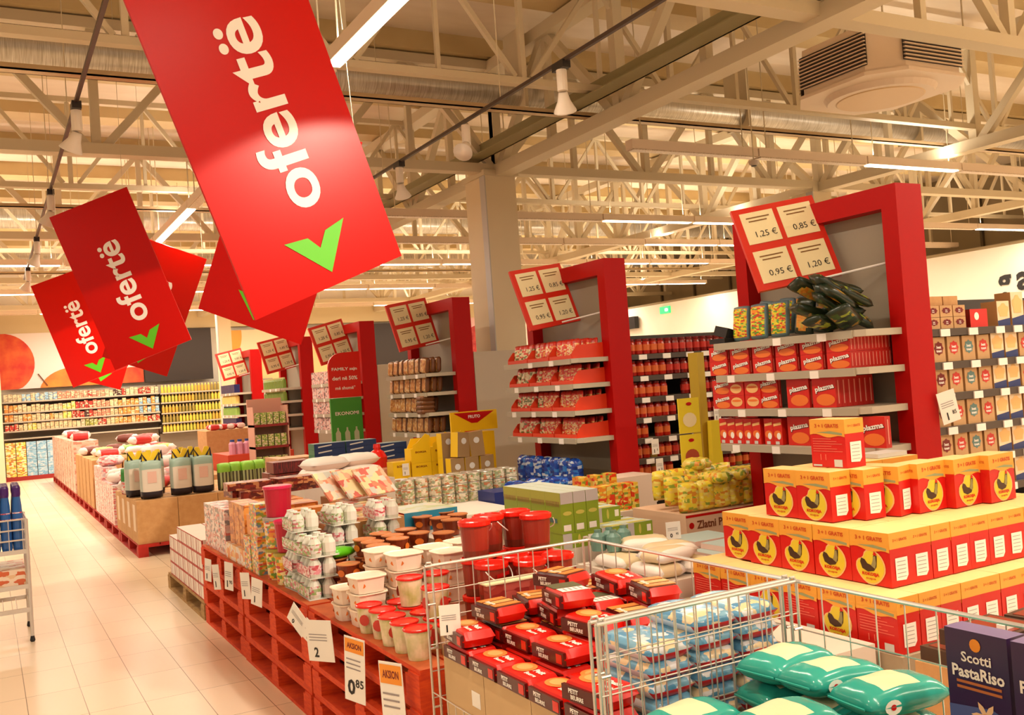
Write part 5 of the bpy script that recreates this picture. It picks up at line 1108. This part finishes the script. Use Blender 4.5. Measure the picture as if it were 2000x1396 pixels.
arch = [(0, 1.5), (0, 1.85)]+[(.0+.16*(1-math.cos(a)), 1.85+.16*math.sin(a)) for a in [math.pi/2*k/6 for k in range(1, 7)]]+[(.38, 2.02), (.38, 1.5)]
MB().prism(arch, 0, .03, M('standee_red', (226, 36, 20), .35)).build('red_top', t); MB().box(0, .37, 0, .03, 0, 1.495, M('standee_green', (70, 160, 60), .35)).build('green_panel', t)
m = MB(); m.text('FAMILY sajn', (.19, -.003, 1.82), X, Z, .045, WHITE, .03, w=.3); m.text('deri në 50%', (.19, -.003, 1.72), X, Z, .045, WHITE, .03, w=.3); m.text('më shumë*', (.19, -.003, 1.61), X, Z, .04, WHITE, .02, w=.24); m.text('EKONOMI', (.19, -.003, 1.32), X, Z, .04, WHITE, .02, w=.28)
for q in range(3): m.poly([(.04+q*.11, 1.0), (.1+q*.11, 1.0), (.1+q*.11, 1.1), (.08+q*.11, 1.13), (.08+q*.11, 1.16), (.06+q*.11, 1.16), (.06+q*.11, 1.13), (.04+q*.11, 1.1)], (0, -.003, 0), X, Z, M('bottle_print', (190, 200, 170), .5))
m.build('standee_print', t)
# domed dispenser
t = empty('domed_dispenser', 'red domed container on a pinkish clear stand left of the yellow boxes', 'dispenser', (3.1, 8.3, 0)); RDM = M('dome_red', (216, 24, 14), .25)
MB().lathe([(.09, .0), (.09, .72)], M('stand_pale', (222, 186, 170), .4), 18).build('stand', t); MB().lathe([(.085, .72), (.09, .74), (.09, .84), (.08, .86)], M('clear_pink', (226, 150, 120), .2), 18).build('clear_body', t, smooth=False)
MB().lathe([(.085, .86), (.088, .95), (.06, 1.0), (.03, 1.02), (.035, 1.04), (.03, 1.07)], RDM, 18).build('red_dome', t, smooth=False)
t = empty('header_stand', 'yellow stand with red pointed header card between second and third units', 'display stand', (3.78, 8.1, 0)); MB().box(0, .42, 0, .2, 0, 1.1, YX).build('stand_body', t)
MB().prism([(-.03, 1.12), (.45, 1.12), (.45, 1.3), (-.03, 1.3)], -.02, 0, YX).build('header', t); m = MB(); m.poly([(0, 1.29), (.42, 1.29), (.24, 1.19), (.18, 1.19)], (0, -.022, 0), X, Z, RED); m.text('FRUTO', (.21, -.024, 1.25), X, Z, .03, WHITE, .03); m.build('red_print', t)
# pink floor display at the fifth unit
PD = M('pink_display', (214, 160, 140), .5); t = empty('floor_display', 'pink cardboard floor display of four tiers before the fifth unit', 'display stand', (3.0, 12.4, 0)); MB().box(0, .45, .3, .32, 0, 1.55, PD).build('back_card', t)
for j in range(4): MB().box(0, .45, 0, .3, .35+j*.28, .38+j*.28, M('display_maroon', (130, 30, 30), .5)).build('tier', t)
for s in (0, .44): MB().box(s, s+.01, 0, .3, 0, 1.45, PD).build('side_card', t)
kgp = pk('green_striped_pack', 'pack', .07, .1, .15, printed('green_stripe_print', [(170, 180, 90), (226, 200, 170), (120, 150, 60)], 30), group='packs in the pink display')
for j in range(4):
    for c in range(5): kgp.put((3.06+c*.083, 12.5, .381+j*.28), 'green striped pack, %s tier, %s from the left in the pink display' % (ORD[j], ORD[c]))

# ------------------------------------------------------------------ far island along the aisle
KCD = Kind(lambda: MB().box(-.205, .205, -.22, .22, 0, .445, CARD).box(-.2055, .2055, -.02, .02, .4455, .447, M('tape', (190, 150, 100), .3)).quad([(-.2062, -.1, .12), (-.2062, .08, .12), (-.2062, .08, .4), (-.2062, -.1, .4)], M('carton_label_pale', (232, 206, 176), .6)).build('big_carton'), 'carton', 'big brown cartons on the far island')
for r_ in range(4):
    for c in range(3): KCD.put((1.545+c*.415, 10.95+r_*.45, .131), 'big brown carton on the far island, row %s from near, %s from the aisle' % (ORD[r_], ORD[c]))
WRP = printed('white_red_print', [(236, 214, 208), (222, 170, 170), (226, 120, 120), (240, 226, 220), (206, 190, 196)], 16)
kw1 = pk('white_red_pack', 'pack', .2, .22, .16, WRP, group='white and red packs on the far island')
for r_ in range(9):
    for j in range(3 + (r_ > 4)):
        for c in range(2): kw1.put((1.44+c*.6, 12.9+r_*.25, .131+j*.161), 'white and red pack, row %s, %s layer, %s column of the far island' % (ORD[r_], ORD[j], ('aisle', 'inner')[c]))
KCD2 = pk('tall_brown_carton', 'carton', .4, .5, .7, CARD, group='tall brown cartons far down the island')
for r_ in range(5):
    for c in range(3): KCD2.put((1.54+c*.42, 15.5+r_*.6, .131), 'tall brown carton, row %s down the island, %s from the aisle' % (ORD[r_], ORD[c]))
kpw = pk('pink_white_stack', 'pack', .4, .5, .3, printed('far_pink_print', [(222, 176, 156), (230, 200, 186), (206, 140, 120), (224, 190, 170)], 8), group='pink packs at the far end of the island')
for r_ in range(10):
    for j in range(3): kpw.put((1.54, 18.7+r_*.6, .131+j*.301), 'pink and white pack near the far island end, row %s, %s layer' % (ORD[r_], ORD[j]))
# soft packs piled on top
SOF = [M('soft_white', (240, 222, 216), .4), M('soft_pink', (232, 150, 160), .4), M('soft_red', (206, 50, 50), .4), M('soft_yellow', (226, 200, 80), .4), M('soft_green', (120, 170, 80), .4), M('soft_brown', (120, 60, 50), .5)]
KS_ = [Kind((lambda mm: lambda: MB().pillow(.34, .26, .14, lambda u, v, t_: mm if abs(u) < .7 else SOF[0], 8, 8, 4, 4, .5, wob=.12).build('soft_pack', smooth=True))(mm), 'soft pack', 'soft packs piled on the far island') for mm in (WRP, SOF[1], SOF[2], SOF[3], SOF[4], SOF[5], SOF[0])]
SN = ['white and pink', 'pink', 'red', 'yellow', 'green', 'brown', 'plain white']
n = 0
for (x, y, z, k_) in [(1.5, 13.2, .62, 0), (1.75, 13.3, .62, 1), (2.05, 13.1, .62, 0), (1.55, 13.8, .62, 6), (1.9, 13.8, .62, 0), (1.8, 13.25, .76, 0), (2.1, 13.3, .76, 6), (1.95, 13.5, .9, 6), (2.3, 13.2, .62, 1), (2.3, 13.5, .76, 2), (1.5, 14.4, .78, 0), (1.9, 14.5, .78, 1), (2.2, 14.4, .78, 0), (1.6, 15.6, .832, 2), (2.0, 15.6, .832, 6), (2.4, 15.7, .832, 3), (1.6, 16.3, .832, 3), (2.0, 16.4, .832, 4), (2.4, 16.3, .832, 2), (1.5, 17.2, .832, 5), (1.9, 17.3, .832, 5), (2.4, 17.3, .832, 0), (2.1, 17.4, .98, 5), (1.5, 19, 1.035, 2), (1.6, 20, 1.035, 5), (1.55, 21, 1.035, 2), (1.6, 22.4, 1.035, 6), (2.1, 15.9, .98, 2), (2.3, 16.6, .98, 2), (2.5, 13.6, .62, 3), (2.5, 14.2, .62, 4), (2.45, 14.0, .78, 0)]:
    KS_[k_].put((x, y, z), '%s soft pack on the far island, %s from near' % (SN[k_], ORD[n]), R(random.uniform(-35, 35)), sc=(1, 1, 1)); n += 1
for i, (x, y) in enumerate(((2.35, 13.35), (2.35, 14.3))): tag(MB().box(x-.35, x+.35, y-.4, y+.4, .13, .6, CARD).build('carton') if False else MB().box(2.2, 2.75, y-.42, y+.42, .13, .61, CARD).build('carton'), 'carton block under the soft packs, %s one' % ('nearer', 'farther')[i], 'carton')
# detergent bags on the big cartons
DG = M('detergent_grey', (176, 186, 176), .35); DGD = M('detergent_black', (30, 26, 44), .4); DGT = M('detergent_teal', (156, 184, 172), .35); DGW = M('detergent_white', (222, 212, 198), .4); DY = M('handle_yellow', (240, 206, 40), .4)
def deter():
    t = empty('detergent_bag', '', ''); m = MB().pillow(.23, .42, .16, lambda u, v, tp: (DGD if v < -.58 else (DGW if tp and abs(u) < .85 and v < .55 else (DGT if v > .45 else DG))), 12, 16, 6, 8, .5, up=True); m.build('bag_body', t, smooth=True)
    MB().prism([(-.1, .36), (-.07, .5), (-.03, .5), (.0, .43), (.03, .5), (.07, .5), (.1, .36)], -.03, .0, DY).build('yellow_flap', t)
    MB().tube([(-.09, -.03, .36), (-.085, -.03, .48), (-.03, -.03, .38)], .014, DGD, 6).tube([(.09, -.03, .36), (.085, -.03, .48), (.03, -.03, .38)], .014, DGD, 6).build('handle', t)
    m = MB(); m.quad([(-.045, -.083, .17), (.045, -.083, .17), (.045, -.083, .29), (-.045, -.083, .29)], M('detergent_pink_print', (226, 186, 172), .4)); m.build('print_patch', t); return t
KD = Kind(deter, 'detergent bag', 'grey detergent bags with black feet')
for i, (x, y, z) in enumerate(((1.52, 10.88, .578), (1.83, 10.92, .578), (2.06, 10.92, .578), (1.6, 11.25, .578), (1.95, 11.25, .578), (1.42, 11.3, .578))): KD.put((x, y, z), 'grey detergent bag with yellow and black handle on the cartons, %s one' % ORD[i], R((0, 4, -3, 10, 0, 15)[i]))
GL = M('bag_foliage_green', (140, 200, 60), .4); KGR = Kind(lambda: MB().pillow(.15, .3, .1, lambda u, v, tp: (GL if v > .35 else (M('bag_olive_pale', (170, 180, 130), .4) if int((u+1)*4) % 2 else M('bag_dark_stem', (70, 70, 50), .4))), 8, 12, 5, 6, .5, up=True, wob=.1).build('green_topped_bag', smooth=True), 'bag', 'green topped bags beside the detergent')
for i in range(4): KGR.put((2.28+i*.13, 10.9+.03*(i % 2), .578), 'pale bag with bright green top beside the detergent bags, %s from the left' % ORD[i], R(random.uniform(-10, 10)))
tag(Kind(lambda: MB().pillow(.2, .3, .1, lambda u, v, tp: (M('cloth_green', (50, 140, 50), .4) if v > 0 else WRP), 8, 10, 5, 5, .5, up=True, wob=.15).build('green_white_bag', smooth=True), 'bag').put((1.42, 11.75, .578), 'green and white bag left of the detergent bags'), None, None)
for i in range(3): KS_[2 if i == 1 else 0].put((1.5+.3*i, 12.3, .578), '%s soft pack just behind the detergent bags, %s from the aisle' % (SN[2 if i == 1 else 0], ORD[i]), R(60))
# tall brown carton with red goods right of the bags
tag(MB().box(2.9, 3.6, 14.9, 15.6, 0, 1.12, CARD).build('carton'), 'high cardboard display box with red goods on top beyond the detergent bags', 'carton')
for i in range(6): KS_[2].put((3.05+.13*(i % 4), 15.05+.15*(i//4), 1.125+.0*i), 'red soft pack on the high cardboard display box, %s one' % ORD[i], R(30*i), sc=(.5, .5, .6))
# dividing goods before the fifth and sixth units
tag(MB().box(2.85, 3.75, 13.3, 14.3, 0, .82, M('orange_red_table', (206, 70, 40), .5)).build('display_table'), 'orange-red display table before the fifth unit', 'display table')
kpt = pk('pink_bottle', 'bottle', .1, .1, .2, PKP, LBL, .03, 'pink bottles on the orange-red table')
for i in range(8): kpt.put((2.95+i*.1, 13.45, .821), 'pink bottle with blue cap on the orange-red table, %s from the left' % ORD[i])
kpo = pk('tan_box', 'box', .14, .14, .16, M('tan_box_card', (214, 160, 120), .5), group='tan boxes'); tag(MB().box(2.85, 3.38, 10.75, 11.5, 0, .7, WB).build('display_table'), 'pale base with tan boxes left of the standee', 'display table')
for i in range(10): kpo.put((2.93+(i % 3)*.15, 10.85+(i//3)*.15, .701), 'tan box left of the green and red standee, %s one' % ORD[i])

# ------------------------------------------------------------------ bottle cart at the left edge
t = empty('bottle_cart', 'white wire cart with blue bottles at the left edge', 'cart', (0, 7.5, 0)); CW = M('cart_white', (214, 206, 196), .35, .3)
for x in (-.45, .22):
    for y in (0, .55):
        MB().tube([(x, y, .04), (x, y, .84)], .012, CW, 8).build('leg', t); MB().lathe([(.012, 0), (.018, .01), (.012, .04)], BLACK, 10, x, y).build('foot', t)
for z in (.22, .38, .62):
    m = MB()
    for i in range(9): m.tube([(-.45+i*.084, 0, z), (-.45+i*.084, .55, z)], .003, CW, 5)
    m.bar((-.45, 0, z), (.22, 0, z), .015, .03, CW).bar((-.45, .55, z), (.22, .55, z), .015, .03, CW).bar((-.45, 0, z), (-.45, .55, z), .015, .03, CW).bar((.22, 0, z), (.22, .55, z), .015, .03, CW); m.build('wire_shelf', t)
m = MB()
for z in (.70, .77, .84):
    for a, b in (((-.45, 0), (.22, 0)), ((.22, 0), (.22, .55)), ((-.45, .55), (.22, .55))): m.tube([(a[0], a[1], z), (b[0], b[1], z)], .006, CW, 6)
for i in range(8): m.tube([(-.4+i*.085, 0, .62), (-.4+i*.085, 0, .84)], .003, CW, 5)
m.build('tray_rail', t)
BLB = M('bottle_blue', (50, 100, 170), .2); BLL = printed('bottle_label_red', [(226, 210, 220), (206, 60, 60), (230, 190, 190), (180, 60, 90)], 30); BCP = M('bottle_cap_purple', (70, 30, 110), .3)
def btl():
    t2 = empty('blue_bottle', '', ''); MB().lathe([(.045, 0), (.052, .02), (.052, .2), (.045, .28), (.036, .33), (.034, .35)], BLB, 16).build('bottle_body', t2, smooth=False)
    MB().lathe([(.0525, .19), (.049, .235), (.041, .275)], BLL, 16).build('label_band', t2); MB().lathe([(.038, .33), (.042, .345), (.042, .385), (.036, .395), (.03, .40)], BCP, 14).build('cap', t2); return t2
K = Kind(btl, 'bottle', 'blue bottles in the cart')
for i in range(6):
    for j in range(5): K.put((.17-i*.072, 7.56+j*.09, .625), 'blue bottle with purple cap in the cart, %s from the right, row %s from near' % (ORD[i], ORD[j]), sc=(.66, .66, 1.12))
K.put((.02, 7.68, 1.012) if False else (.04, 7.9, .99+.0), 'blue bottle standing higher in the cart') if False else None
tag(MB().box(-.44, .2, 7.52+0, 8.04, .385, .5, printed('cart_goods', [(226, 190, 150), (206, 100, 60), (236, 214, 190)], 12)).build('box_on_cart'), 'printed carton on the lower shelf of the bottle cart', 'box')
